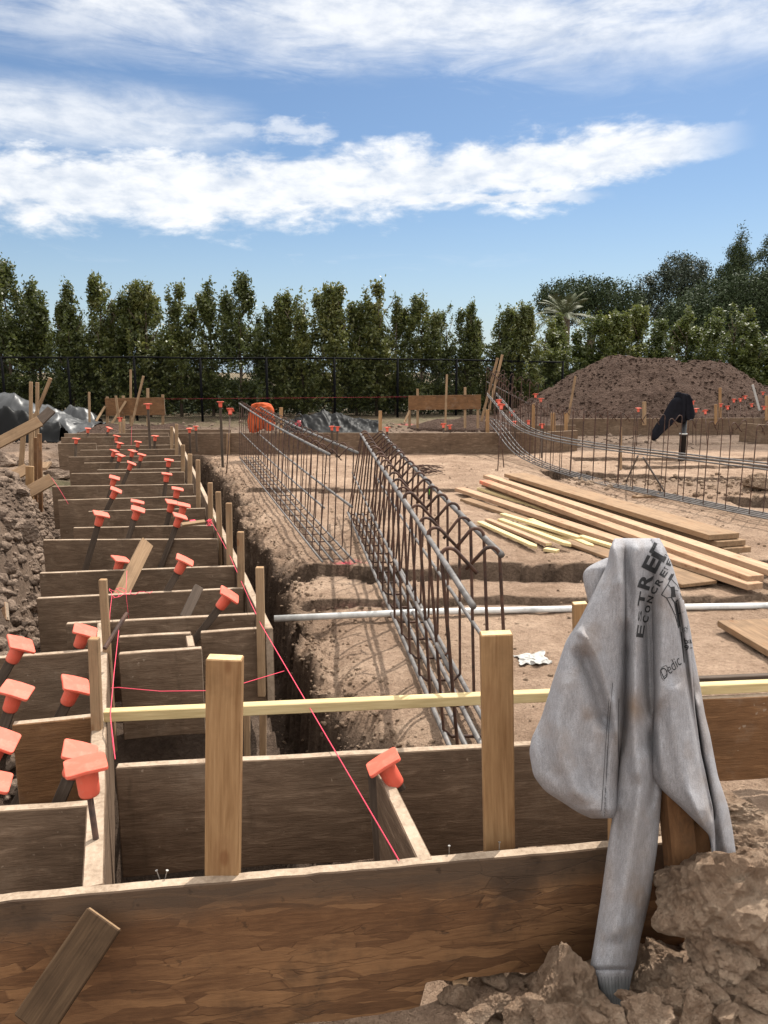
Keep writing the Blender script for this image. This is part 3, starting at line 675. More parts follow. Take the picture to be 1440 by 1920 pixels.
def cage(label, st, bl, br, tl, tr, bars, loc, rs=.0052, group='rebar cages', hook=.075, k=.03):
    e = empty('rebar_cage', loc, label, 'rebar cage', group)
    for nm, path, r, m in bars:
        v, f = bar(path, r); world_mesh(nm, v, f, M[m], e, True)
    for s in st:
        j = lambda: Vector((random.uniform(-.006, .006), random.uniform(-.012, .012), random.uniform(-.008, .008)))
        v, f = stirrup(bl(s), br(s), tl(s)+j(), tr(s)+j(), rs, hook, k); world_mesh('stirrup', v, f, M['rust'], e, True)
    # tie wires curling off the top bars
    tw = []
    for s in st[::3]:
        p = tl(s); tw.append(tube([p+Vector((0, 0, .012)), p+Vector((.02, -.01, .02)), p+Vector((.028, -.012, -.03)), p+Vector((.02, -.02, -.06))], .0013, 4))
    v, f = join(tw); world_mesh('tie_wire', v, f, M['rust'], e)
    return e
def lerp(a, b): return lambda s: a+(b-a)*s
def sagged(fn, s0, s1, n=10, sag=.0): return [fn(s0+(s1-s0)*i/n)-UP*(sag*math.sin(math.pi*i/n)) for i in range(n+1)]
# cage A, the farther one on the pad
Abl, Abr = lerp(P(598, 1048, .03), P(449, 859, .03)), lerp(P(657, 1048, .03), P(482, 858, .03))
Atl, Atr = lerp(Q(612, 849, 5.95), Q(450, 757, 13.1)), lerp(Q(664, 846, 5.95), Q(484, 762, 13.1))
Aml, Amr = (lambda s: Abl(s)*.52+Atl(s)*.48+Vector((.012, 0, 0))), (lambda s: Abr(s)*.52+Atr(s)*.48)
barsA = [('top_bar', sagged(Atl, -.015, 1.02, 8, .03), .0125, 'bar'), ('top_bar', sagged(Atr, -.015, 1.02, 8, .03), .0125, 'bar'),
         ('side_bar', sagged(Aml, .0, 1.0, 8, .02), .008, 'bar'), ('side_bar', sagged(Amr, .0, 1.0, 8, .02), .011, 'bar')]
for k in range(4):
    fn = lambda s, k=k: Abl(s).lerp(Abr(s), k/3)+UP*.012
    barsA.append(('bottom_bar', sagged(fn, -.02, 1.0, 6), .0085, 'bar'))
cage('farther straight rebar cage on the dirt pad, orange vest at its far end', [.0+i/23 for i in range(24)], Abl, Abr, Atl, Atr, barsA, P(630, 1048, 0))
# cage B, the near one
def Lb(a, b, ya, yb): return a+(b-a)
Bbl, Bbr = lerp(P(836, 1389, .03), P(652, 963, .03)), lerp(P(925, 1389, .03), P(692, 963, .03))
yB0 = 2.83
def atz(px, py, z): return P(px, py, z)
tl0 = atz(676, 813, .84); tl1 = atz(841, 1066, .84); tr0 = atz(711, 807, .84); tr1 = atz(946, 1046, .84)
def online(a, b, y): t = (y-a.y)/(b.y-a.y); return a+(b-a)*t
def Btl(s): return online(tl0, tl1, Bbl(s).y)
def Btr(s): return online(tr0, tr1, Bbr(s).y)
Bml, Bmr = (lambda s: Bbl(s)*.52+Btl(s)*.48), (lambda s: Bbr(s)*.52+Btr(s)*.48)
barsB = [('top_bar', sagged(Btl, .12, 1.0, 8, .01), .0128, 'bar'), ('top_bar', sagged(Btl, -.17, .3, 6), .0095, 'bar'), ('top_bar', sagged(Btr, -.05, 1.0, 8, .01), .0118, 'bar'),
         ('side_bar', sagged(Bml, -.05, 1.05, 8, .02), .0085, 'bar'), ('side_bar', sagged(Bmr, -.05, 1.0, 8, .02), .0085, 'bar')]
for k in range(4):
    fn = lambda s, k=k: Bbl(s).lerp(Bbr(s), k/3)+UP*.012
    barsB.append(('bottom_bar', sagged(fn, -.13, 1.0-.01*k, 6), .0115, 'bar'))
cage('large rebar cage close to the viewer, lying between the pine posts and the stacked planks', [-.05+i/18*1.04 for i in range(19)], Bbl, Bbr, Btl, Btr, barsB, P(870, 1389, 0), .0068)
# cage C, the curved one at the right
ctl = [Vector((1.90, 14.3, .55)), Vector((1.97, 13.7, .42)), Vector((2.12, 12.7, .14)), Vector((2.32, 11.6, .04)), Vector((2.66, 10.0, .03)), Vector((3.15, 8.7, .03)), Vector((3.75, 7.3, .03)), Vector((4.45, 5.9, .03)), Vector((5.3, 4.4, .03))]
def cat(pts, s):
    s = min(max(s, 0), .9999)*(len(pts)-1); i = int(s); f = s-i
    p = [pts[max(0, min(len(pts)-1, i+k))] for k in (-1, 0, 1, 2)]
    return .5*((2*p[1])+(p[2]-p[0])*f+(2*p[0]-5*p[1]+4*p[2]-p[3])*f*f+(3*p[1]-p[0]-3*p[2]+p[3])*f**3)
SIDE = Vector((.9, .42, 0)).normalized()
Ccl = lambda s: cat(ctl, s); Ccr = lambda s: cat(ctl, s)+SIDE*.2
Ctl = lambda s: Ccl(s)+UP*.88; Ctr = lambda s: Ccr(s)+UP*.9
barsC = []
for k in range(4): barsC.append(('bottom_bar', [Ccl(i/40)+SIDE*(.24*k/3)+UP*.015 for i in range(40)], .009, 'bar'))
for k in range(4): barsC.append(('side_bar', [(Ccl(i/40) if k < 2 else Ccr(i/40))+UP*(.47+.035*(k % 2)-.03*math.sin(i*.13)) for i in range(40)], .009, 'bar'))
cage('long curved rebar cage with hooked tops, sweeping from the far form towards the right edge', [.03+i/39*.94 for i in range(40)], Ccl, Ccr, Ctl, Ctr, barsC, P(1100, 900, 0), hook=.085, k=.034)
for a, b in (((1196, 855), (1173, 905)), ((1206, 858), (1246, 922))):
    A, B = P(*b, .03), Q(*a, 8.6)
    v, f = tube([A, B], .011, 8); tag(world_mesh('brace_bar', v, f, M['bar'], origin=A), 'short diagonal bar bracing the curved cage, %s' % ('leaning towards the pad' if a[0] < 1200 else 'leaning towards the black pipe'), 'brace bar', 'diagonal braces of the curved cage')
# more hooked ties beyond, at the end of the curved cage
dl = lambda s: Vector((2.05+.9*s, 15.6+.2*s, .05)); dr = lambda s: dl(s)+Vector((.2, .1, 0))
cage('small far rebar cage behind the end of the curved one, seen against the hedge', [i/5 for i in range(6)], dl, dr, lambda s: dl(s)+UP*(1.45-.3*s), lambda s: dr(s)+UP*(1.45-.3*s),
     [('top_bar', [dl(0)+UP*1.2, dl(1)+UP*.75], .009, 'bar'), ('bottom_bar', [dl(0)+UP*.5, dl(1)+UP*.2], .009, 'bar')], dl(0))
# bundle of tie wire on the pad
tw = []
rr = random.Random(4); c0 = P(800, 890, 0)
for i in range(34):
    a = rr.uniform(-.5, .5); L = rr.uniform(.15, .32); o = Vector((rr.uniform(-.1, .1), rr.uniform(-.12, .12), rr.uniform(.01, .13)))
    d = Vector((math.cos(a), math.sin(a), rr.uniform(-.08, .08)))
    tw.append(tube([c0+o-d*L*.6, c0+o+UP*.02, c0+o+d*L*.6+UP*rr.uniform(-.03, .03)], .004, 5))
v, f = join(tw); tag(world_mesh('rebar_offcuts', v, f, M['rust'], origin=c0), 'tangled bundle of thin dark rod offcuts lying on the pad by the large cage', 'rod bundle')
# ------------------------------------------------------------------ pipes
v, f = tube([P(514, 1160, .045), P(800, 1147, .035), P(1100, 1141, .03), P(1900, 1128, .03)], .0195, 12)
pv = world_mesh('conduit_pipe', v, f, M['pvc'], smooth=True, origin=P(514, 1160, .045)); tag(pv, 'long grey plastic conduit lying level across the dirt pad', 'pipe')
a = P(1278, 862, 0); b = Q(1279, 812, a.y); c = Q(1280, 775, a.y)
prof = [(.052, -.2), (.052, b.z-.03)]
v, f = lathe([(.056, -.3), (.056, b.z-.05), (.064, b.z-.05), (.064, b.z), (.05, b.z), (.042, b.z+.005), (.042, c.z)], 18)
bp = tag(put('drain_pipe', mesh(v, f, M['black'], True, name='drain_pipe'), loc=(a.x, a.y, 0)), 'black plastic drain pipe standing up under the black jacket', 'pipe')
v, f = lathe([(.0655, b.z-.02), (.0655, b.z-.002)], 18); put('collar', mesh(v, f, M['pvc'], True, name='collar'), bp)
# jacket over the pipe
bm = bmesh.new()
def blob_loft(rows, y, depth, n=20, seed=0, sub=3):
    """rows: (py, xl, xr[, dy]) in the photo; a closed lofted cloth shape round the upright plane y"""
    out = []
    rows = sorted(rows)
    for (r0, r1) in zip(rows, rows[1:]):
        for k in range(sub): t = k/sub; out.append(tuple(p+(q-p)*t for p, q in zip(r0, r1)))
    out.append(rows[-1]); V = []; Fc = []
    for i, r in enumerate(out):
        py, xl, xr = r[:3]; dy = r[3] if len(r) > 3 else 0
        end = min(i, len(out)-1-i); sh = .55 if end == 0 else 1
        for k in range(n):
            a = 2*math.pi*k/n; cx = (xl+xr)/2; hw = (xr-xl)/2*sh
            p = Q(cx+hw*math.cos(a), py, y+dy)
            fold = .25*math.sin(a*5+py*.02+seed)+.2*float(vn(np.array([a*2]), np.array([py*.04]), seed)[0])
            p.y += depth*math.sin(a)*(1+fold)*sh; V.append(p)
    for i in range(len(out)-1):
        for k in range(n): Fc.append((i*n+k, i*n+(k+1) % n, (i+1)*n+(k+1) % n, (i+1)*n+k))
    Fc.append(tuple(range(n))[::-1]); Fc.append(tuple((len(out)-1)*n+k for k in range(n)))
    return V, Fc
yj = a.y-.02
v1 = join([blob_loft([(737, 1270, 1284), (742, 1264, 1291), (754, 1262, 1294), (768, 1263, 1292), (784, 1266, 1289), (793, 1270, 1284)], yj, .1, 28, 1, 4), blob_loft([(738, 1278, 1291), (748, 1278, 1297), (762, 1279, 1300), (774, 1278, 1303), (783, 1281, 1302), (788, 1285, 1297)], yj-.03, .09, 28, 4, 4), blob_loft([(735, 1268, 1276), (740, 1266, 1280), (748, 1268, 1282)], yj-.05, .06, 16, 6, 4)])
v2 = blob_loft([(745, 1262, 1282), (760, 1252, 1282), (778, 1243, 1278), (795, 1230, 1262), (812, 1220, 1243), (826, 1221, 1230)], yj-.08, .05, 16, 2)
jk = world_mesh('black_jacket', *v1, M['blackcloth'], smooth=True, origin=Vector((a.x, a.y, c.z)))
tag(jk, 'black jacket hung over the upright drain pipe', 'jacket')
world_mesh('sleeve', *v2, M['blackcloth'], jk, True)
# ------------------------------------------------------------------ lumber on the pad
lum = 'planks lying on the dirt pad'; lath = 'short pale stakes laid side by side'
def plank(f_, n_, z, w, t, m, label, group=lum, name='plank', ends='plank', point=0, warp=0):
    A = P(*f_, z); B = P(*n_, z); A.z -= t/2; B.z -= t/2
    return timber_piece(name, A, B, w, t, UP, m, label, 'plank', group, ends=ends, point=point, bev=.003)
plank((965, 887), (1358, 1001), .185, .29, .045, 'greyplank', 'wide brown plank on top of the stack beside the curved cage', ends='greyplank')
plank((972, 893), (1372, 1014), .135, .27, .045, 'greyplank', 'wide brown plank second down in the stack beside the curved cage', ends='greyplank')
plank((980, 900), (1384, 1027), .085, .25, .045, 'greyplank', 'wide dark plank at the bottom of the stack beside the curved cage', ends='greyplank')
plank((914, 890), (1500, 1082), .125, .125, .045, 'plank', 'long salmon plank beside the wide brown stack, running off the right edge', ends='plank')
plank((908, 900), (1418, 1079), .12, .13, .045, 'paintplank', 'long salmon plank with orange spray paint on its far end')
plank((912, 905), (1410, 1084), .07, .13, .045, 'greyplank', 'long brown plank lying under the spray painted plank', ends='greyplank')
plank((862, 914), (1417, 1094), .085, .13, .042, 'plank', 'long pale plank whose near end sticks out over the dirt')
plank((872, 934), (1180, 1032), .035, .13, .035, 'greyplank', 'shorter brown plank partly under the long pale plank', ends='greyplank')
plank((898, 914), (1080, 972), .03, .06, .03, 'yellow', 'narrow pale board peeping out between the long planks', ends='yellow')
plank((1080, 1010), (1312, 1092), .045, .3, .025, 'greyplank', 'wide brown board behind the top of the sweatshirt', ends='greyplank')
G1 = P(1345, 1169, .05); G2 = P(1440, 1226, .05); dd = (G2-G1).normalized(); sd = Vector((-dd.y, dd.x, 0)); sd = sd if sd.x > 0 else -sd
timber_piece('plank', G1+sd*.17-dd*0, G1+sd*.17+dd*1.4, .34, .035, UP, 'greyplank', 'wide board at the right edge, alone on the dirt in front of the conduit', 'plank', lum, ends='greyplank')
short = [((900, 977), (1000, 1021), 'outermost, closest to the large cage', 13), ((914, 972), (1029, 1018), 'second from the large cage, more orange than the rest', 0), ((938, 972), (1063, 1017), 'third from the large cage, pointed end', 10),
         ((958, 980), (1085, 1013), 'fourth from the large cage, lying under its neighbours', 14), ((942, 962), (1087, 1006), 'fifth from the large cage, blunt end', 0), ((994, 972), (1106, 1020), 'sixth from the large cage, long sharp point', 16),
         ((1088, 1003), (1150, 1022), 'next to the wide board, mostly hidden by the sweatshirt', 0), ((1022, 1027), (1046, 1031), 'tiny pale end showing under the second stake', 0)]
for i, (a, b, lab, pt) in enumerate(short):
    plank(a, b, .055 if i in (0, 1, 5) else .075 if i in (2, 4, 6) else .03, .062, .026, 'plank' if i == 1 else 'yellow', 'short pale stake on the pad, '+lab, lath, 'pale_stake', 'yellow', .0 if not pt else .06)
plank((1190, 930), (1262, 925), .03, .1, .03, 'greyplank', 'grey brown offcut between the wide stack and the curved cage', ends='greyplank')
# ------------------------------------------------------------------ dirt mound
def heap(name, cx, cy, bumps, rx, ry, m, label, n=150, rough=.12, base=-.1):
    """a mound of loose soil: height field with a closed underside"""
    u = np.linspace(-1, 1, n); U, W = np.meshgrid(u, u); x = U*rx; y = W*ry
    h = np.zeros_like(x)
    for bx, by, bh, sx, sy in bumps:
        d = np.sqrt(((x-bx)/sx)**2+((y-by)/sy)**2); h = np.maximum(h, bh*np.clip(1.08-d, 0, 1)**.92*(1-.25*np.exp(-(d/.2)**2)))
    m_ = sst(0, .3, h)
    h = h+m_*(rough*fbm(x*1.6, y*1.6, 5, 5, .6)+rough*1.0*np.abs(fbm(x*5, y*5, 9, 5, .7)))
    V = np.stack([x, y, np.where(h > .02, h, base)], -1).reshape(-1, 3)
    k = np.arange((n-1)*(n-1)); r = k//(n-1); c = k % (n-1); a = r*n+c
    qd = np.stack([a, a+1, a+n+1, a+n], -1)
    keep = (V[:, 2][qd] > base+.01).any(1)
    me = fast_mesh(name, V, qd[keep], M[m], True)
    return tag(put(name, me, loc=(cx, cy, float(ground(np.array([cx]), np.array([cy]))[0]))), label, 'dirt mound')
heap('dirt_mound', 7.9, 22.5, [(-.55, 0, 2.1, 3.5, 2.8), (.95, -.2, 1.93, 2.8, 2.5), (4.2, .3, 1.0, 4.2, 2.4), (-2.2, -.6, .75, 2.6, 2.2), (8, 0, 1.3, 3.5, 2.5)], 12, 3.6, 'mound', 'tall brown mound of excavated dirt in front of the hedge at the right', 210, .13)
heap('dirt_mound', 2.6, 19.5, [(0, 0, .38, 1.6, .9), (1.1, .2, .3, 1.2, .9), (-1, .1, .25, 1, .8)], 2.6, 1.4, 'mound', 'low ridge of dirt behind the far batter board in the middle', 70, .07)
heap('dirt_mound', -5.9, 17.2, [(0, 0, .35, 1.3, .9), (.9, .3, .3, 1, .8)], 2.2, 1.4, 'mound', 'small dark heap of dirt below the far left batter board', 60, .07)
# ------------------------------------------------------------------ fence
def fence_pt(s): return Vector((-14+s*19.8, 21.3+max(0, s-.55)*9, 0))
NP = 11
fe = empty('chain_link_fence', fence_pt(0), 'black chain link fence running in front of the hedge', 'fence')
tops = []
for i in range(NP+1):
    p = fence_pt(i/NP); g_ = gz(p.x, p.y); tops.append(Vector((p.x, p.y, g_+1.72-.16*max(0, i/NP-.5))))
    v, f = tube([Vector((p.x, p.y, g_-.2)), tops[-1]+UP*.03], .035, 8); world_mesh('post', v, f, M['blackwire'], fe, True)
v, f = tube(tops, .024, 8); world_mesh('top_rail', v, f, M['blackwire'], fe, True)
V = []; Fc = []
for i in range(NP):
    a, b = tops[i], tops[i+1]; L = (b-a).length; d = (b-a)/L; H = 1.66; s = -H
    while s < L:
        for sgn in (0, 1):
            x0, x1 = (s, s+H) if sgn == 0 else (s+H, s)
            q0, q1 = (0, 1)
            p0 = [x0, -H]; p1 = [x1, 0.0]
            # clip to the bay
            def clipx(xa, za, xb, zb, lim):
                t = (lim-xa)/(xb-xa); return [lim, za+(zb-za)*t]
            if min(p0[0], p1[0]) < 0:
                if p0[0] < 0: p0 = clipx(*p0, *p1, 0)
                else: p1 = clipx(*p1, *p0, 0)
            if max(p0[0], p1[0]) > L:
                if p0[0] > L: p0 = clipx(*p0, *p1, L)
                else: p1 = clipx(*p1, *p0, L)
            A = a+d*p0[0]+UP*p0[1]; B = a+d*p1[0]+UP*p1[1]
            if (B-A).length < .02: continue
            w = .0022; k = len(V); o = Vector((0, -w, 0)); pp = UP*w
            V += [A-pp+o, A+pp+o, A-o*1, B-pp+o, B+pp+o, B-o*1]
            Fc += [(k, k+1, k+4, k+3), (k+1, k+2, k+5, k+4), (k+2, k, k+3, k+5)]
        s += .065
world_mesh('chain_link', V, Fc, M['blackwire'], fe)
# ------------------------------------------------------------------ leaves and trees
def leaf_cloud(cent, dirs, n_each, spread, lsz, rng, asp=.45, droop=0.0):
    """quads for leaves scattered along shoots"""
    k = len(cent); N = k*n_each
    t = rng.random((k, n_each, 1)); p = cent[:, None, :]+dirs[:, None, :]*t+rng.normal(0, 1, (k, n_each, 3))*spread
    p = p.reshape(N, 3); a = rng.normal(0, 1, (N, 3)); a[:, 2] += .25-droop
    a += np.repeat(dirs, n_each, 0)*1.5; a /= np.linalg.norm(a, axis=1, keepdims=True)
    b = rng.normal(0, 1, (N, 3)); b -= a*(a*b).sum(1, keepdims=True); b /= np.linalg.norm(b, axis=1, keepdims=True)
    s = lsz*(.6+.8*rng.random((N, 1))); a = a*s; b = b*s*asp
    V = np.stack([p-a*.5, p-b*.5+a*.05, p+a*.5, p+b*.5+a*.05], 1).reshape(-1, 3)
    return V, np.arange(N*4).reshape(N, 4)
def hedge_tree(seed, H=4.4, W=.72, dens=1.0, low=.2):
    rng = np.random.default_rng(seed); k = int(620*dens)
    z = low+(H-low-.1)*rng.random(k)**.8
    # several leaders with gaps between the tufts
    lead = rng.normal(0, .25, (5, 2)); lh = H*(.74+.22*rng.random(5)); lh[0] = H; lead[0] *= .3
    li = rng.integers(0, 5, k); z = np.minimum(z, lh[li]-.15*rng.random(k))
    prof = np.interp(z/lh[li], [0, .12, .35, .55, .7, .82, .92, 1], [.8, .95, 1, .86, .56, .3, .13, .03])
    ang = rng.random(k)*6.283; r = W*prof*np.sqrt(rng.random(k))*(.75+.35*np.sin(ang*3+z*2.5+seed))
    f = np.clip(z/lh[li], 0, 1)[:, None]**1.2
    c = np.stack([np.cos(ang)*r, np.sin(ang)*r, z], 1); c[:, :2] += lead[li]*f
    keep = (fbm(c[:, 0]*1.6+seed*7, c[:, 2]*1.3, seed, 2) > -.22) | (rng.random(k) < .25); c = c[keep]; ang = ang[keep]; z = z[keep]; li = li[keep]; k = len(c)
    tp = sst(.55, .9, z/lh[li])
    d = np.stack([np.cos(ang)*(.17-.1*tp), np.sin(ang)*(.17-.1*tp), .12+.3*rng.random(k)+.1*tp], 1)*(.7+.6*rng.random((k, 1)))
    V, Q_ = leaf_cloud(c, d, 26, .05, .11, rng)
    tv, tf = tube([Vector((0, 0, -.3)), Vector((.02, 0, H*.3)), Vector((-.02, .02, H*.6)), Vector((.03, 0, H*.85))], [.05, .042, .03, .012], 8)
    parts = [(tv, tf)]
    for i in range(9):
        zz = H*(.25+.06*i); an = rng.random()*6.28; q = Vector((math.cos(an), math.sin(an), 1.3))*.5
        parts.append(tube([Vector((0, 0, zz)), Vector((0, 0, zz))+q*.5+UP*.02, Vector((0, 0, zz))+q+UP*.15], [.018, .012, .006], 5))
    tv, tf = join(parts)
    return V, Q_, tv, tf
variants = []
for i in range(8):
    V, Q_, tv, tf = hedge_tree(100+i, 4.2+.25*(i % 3), .62+.08*(i % 4), 1.0, .35 if i % 2 else .1)
    variants.append((fast_mesh('crown', V, Q_, M['leaf']), mesh(tv, tf, M['bark'], True, name='trunk'), fast_mesh('crown', V, Q_, M['leafbright'])))
def hedge(px_x, py_top, D, vi, label, bright=False, w=1.0, group='hedge trees behind the fence'):
    cr, tk, cb = variants[vi % 8]; p = Q(px_x, 700, D); g_ = gz(p.x, p.y); top = Q(px_x, py_top, D).z
    Ht = 4.2+.25*((vi % 8) % 3); s = (top-g_)/(Ht*1.02)
    e = empty('hedge_tree', (p.x, D, g_-.05), label, 'tree', group); e.rotation_euler = (0, 0, random.uniform(0, 6.28)); e.scale = (s*w, s*w, s)
    put('trunk', tk, e); put('crown', cb if bright else cr, e)
    return e
row = [(-40, 520, 23), (22, 494, 23), (75, 528, 23.6), (135, 528, 23), (196, 516, 23.3), (250, 545, 23.4), (278, 530, 23.2), (337, 533, 23.2), (398, 536, 23.4), (452, 520, 23.2), (498, 575, 23.8),
       (528, 552, 23.6), (566, 543, 23.6), (624, 538, 23.8), (668, 568, 24), (706, 530, 24), (742, 562, 24.2), (790, 558, 24.4), (836, 572, 24.6), (884, 566, 24.8), (935, 574, 25), (975, 574, 25.3)]
for i, (x, y, D) in enumerate(row):
    hedge(x, y, D, (i*3+4) % 8, 'slim hedge tree behind the fence, cut by the left edge of the picture' if i == 0 else 'slim front row hedge tree behind the fence, %s whole one from the left' % ordinal(i-1), False, 1.2)
for i, (x, y, D) in enumerate([(-30, 560, 25), (62, 560, 25), (215, 585, 25), (150, 600, 24.6), (5, 570, 25.2)]):
    hedge(x, y, D, i*5+2, 'dark second row hedge tree, the one %s' % ['cut by the left edge', 'behind the thin stakes', 'left of the batter board', 'right behind the grey picket', 'above the silvery sheet'][i], False, 1.2, 'second row hedge trees')
rr_ = [(1020, 590, 27), (1045, 588, 27.5), (1100, 585, 28), (1150, 590, 28), (1200, 575, 28.5), (1232, 600, 28), (1285, 585, 28.5), (1325, 600, 28), (1372, 570, 28.5), (1410, 610, 28), (1450, 600, 28)]
for i, (x, y, D) in enumerate(rr_):
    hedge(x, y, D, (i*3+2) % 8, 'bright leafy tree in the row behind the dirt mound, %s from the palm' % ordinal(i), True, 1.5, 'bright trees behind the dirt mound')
# trees far behind
def crown_tree(name, label, x, y, blobs, m, n, lsz, trunk, group=None, cat='tree', asp=.4, up=.5):
    rng = np.random.default_rng(int(abs(x)*100)); g_ = 0; e = empty(name, (x, y, -.5), label, cat, group)
    tv, tf = join([tube([Vector(p) for p in t[0]], t[1], 8) for t in trunk]); put('trunk', mesh(tv, tf, M['bark'], True, name='trunk'), e)
    Vs = []; Qs = []; b = 0
    for (bx, by, bz, rx, ry, rz) in blobs:
        k = int(n*rx*rz); d = rng.normal(0, 1, (k, 3)); d /= np.linalg.norm(d, axis=1, keepdims=True)
        rad = (.62+.38*rng.random((k, 1))**.5)*(1+.2*fbm(d[:, 0]*3+bx, d[:, 2]*3+bz, 3)[:, None])
        c = d*rad*np.array([rx, ry, rz])+np.array([bx, by, bz]); dd = d*.22+np.array([0, 0, up*.3])
        V, q = leaf_cloud(c, dd, 8, lsz*.9, lsz, rng, asp); Vs.append(V); Qs.append(q+b); b += len(V)
    put('crown', fast_mesh('crown', np.concatenate(Vs), np.concatenate(Qs), M[m]), e)
    return e
def far(px, py, D): p = Q(px, py, D); return p
def blob(px, py, rpx, rpy, D, x0, y0, dy=0, dep=1.0):
    p = Q(px, py, D); s = D/F*1.03
    return (p.x-x0, dy, p.z+.5, rpx*s, rpx*s*dep, rpy*s)
D = 50; x0 = Q(1105, 600, D).x
crown_tree('umbrella_pine', 'umbrella pine with a broad flat dark crown behind the palm', x0, D,
           [blob(px, py, rx, ry, D, x0, 0, dy) for px, py, rx, ry, dy in ((1060, 562, 45, 26, 0), (1105, 552, 50, 26, 1), (1150, 566, 45, 28, 0), (1178, 584, 26, 26, 0), (1035, 574, 26, 20, 0), (1120, 580, 60, 26, 1), (1165, 605, 30, 26, 0))], 'needle', 330, .17,
           [([(0, 0, 0), (.1, 0, 3.5), (.6, 0, 6)], [.35, .28, .16])], 'far trees')
D = 55; x0 = Q(1265, 600, D).x
crown_tree('gum_tree', 'tall gum tree with several dark rounded foliage clumps', x0, D,
           [blob(px, py, rx*.8, ry*.82, D, x0, 0, dy) for px, py, rx, ry, dy in ((1268, 505, 30, 24, 0), (1302, 505, 26, 22, .5), (1285, 530, 36, 30, 0), (1255, 535, 24, 26, -.5), (1238, 530, 22, 20, 0), (1210, 545, 18, 24, 0), (1222, 575, 30, 28, 0), (1300, 545, 26, 24, 0), (1205, 570, 16, 22, 0), (1248, 590, 26, 24, 0), (1318, 520, 12, 20, 0), (1318, 560, 14, 20, 0))], 'gum', 330, .17,
           [([(0, 0, 0), (0, 0, 4.5), (.3, 0, 8.5)], [.3, .22, .08]), ([(0, 0, 3), (1, 0, 5.5), (1.6, .3, 8)], [.18, .12, .05]), ([(0, 0, 3), (-1, 0, 5.2), (-2, .2, 6.5)], [.16, .1, .05])], 'far trees')
D = 48; x0 = Q(1395, 620, D).x
crown_tree('umbrella_pine', 'wide domed pine at the right edge, below the conifers', x0, D,
           [blob(px, py, rx, ry, D, x0, 0, dy) for px, py, rx, ry, dy in ((1300, 590, 50, 28, 0), (1360, 570, 60, 36, 1), (1420, 560, 60, 44, 0), (1480, 560, 60, 46, 0), (1270, 610, 36, 26, 0), (1400, 600, 80, 40, 1), (1330, 615, 60, 34, 0))], 'needle', 300, .18,
           [([(0, 0, 0), (.1, 0, 3.5), (.6, 0, 6)], [.4, .3, .18])], 'far trees')
def conifer(px, pytop, D, rpx, label):
    x0 = Q(px, 600, D).x; zt = Q(px, pytop, D).z+.5; s = D/F; rng = np.random.default_rng(px); bl = []
    n = 11
    for i in range(n):
        t = i/(n-1); zz = zt*(.42+.57*t); r = rpx*s*(1-t)**.75*(.85+.3*rng.random())+.14
        for k in range(3 if t < .85 else 1):
            an = rng.random()*6.28; bl.append((math.cos(an)*r*.55, math.sin(an)*r*.55, zz+rng.normal(0, .12), r*.7, r*.7, .42))
    e = crown_tree('conifer_tree', label, x0, D, bl, 'needle', 420, .17, [([(0, 0, 0), (0, 0, zt*.6), (0, 0, zt*.97)], [.3, .16, .03])], 'far trees', asp=.3, up=-.4)
conifer(1378, 432, 58, 46, 'dark conifer with a jagged pointed top at the far right')
conifer(1448, 418, 60, 66, 'dark conifer cut by the right edge of the picture')
# palm
D = 36; p0 = Q(1058, 592, D); e = empty('palm_tree', (p0.x, D, -.4), 'palm tree with arching grey-green fronds rising over the hedge', 'tree')
v, f = tube([Vector((0, 0, 0)), Vector((.05, 0, 2)), Vector((0, 0, p0.z+.4))], [.3, .25, .27], 10); put('trunk', mesh(v, f, M['bark'], True, name='trunk'), e)
rng = np.random.default_rng(3)
for i in range(34):
    az = i*2.4+rng.random()*.4; el = rng.uniform(-.1, 1.35); L = rng.uniform(1.5, 2.1); pts = []
    for k in range(11):
        t = k/10; drop = .55*t*t*L*(1-.35*el); r = L*t*math.cos(el); pts.append(Vector((math.cos(az)*r, math.sin(az)*r, p0.z+.4+L*t*math.sin(el)-drop)))
    V, Fc = tube(pts, [.022*(1-.8*k/10) for k in range(11)], 4)
    for k in range(1, 22):
        s = k/22*10; i0 = int(s); q = pts[i0].lerp(pts[min(10, i0+1)], s-i0); tg = (pts[min(10, i0+1)]-pts[i0]).normalized(); sd = tg.cross(UP).normalized()
        l = .42*math.sin(math.pi*(.12+.85*k/22))
        for sg in (-1, 1):
            tip = q+sd*sg*l*.8+tg*l*.55-UP*l*.25; b = len(V); w = tg*.022; V += [q-w, q+w, tip]; Fc.append((b, b+1, b+2))
    put('frond', mesh(V, Fc, M['palm'], name='frond'), e)
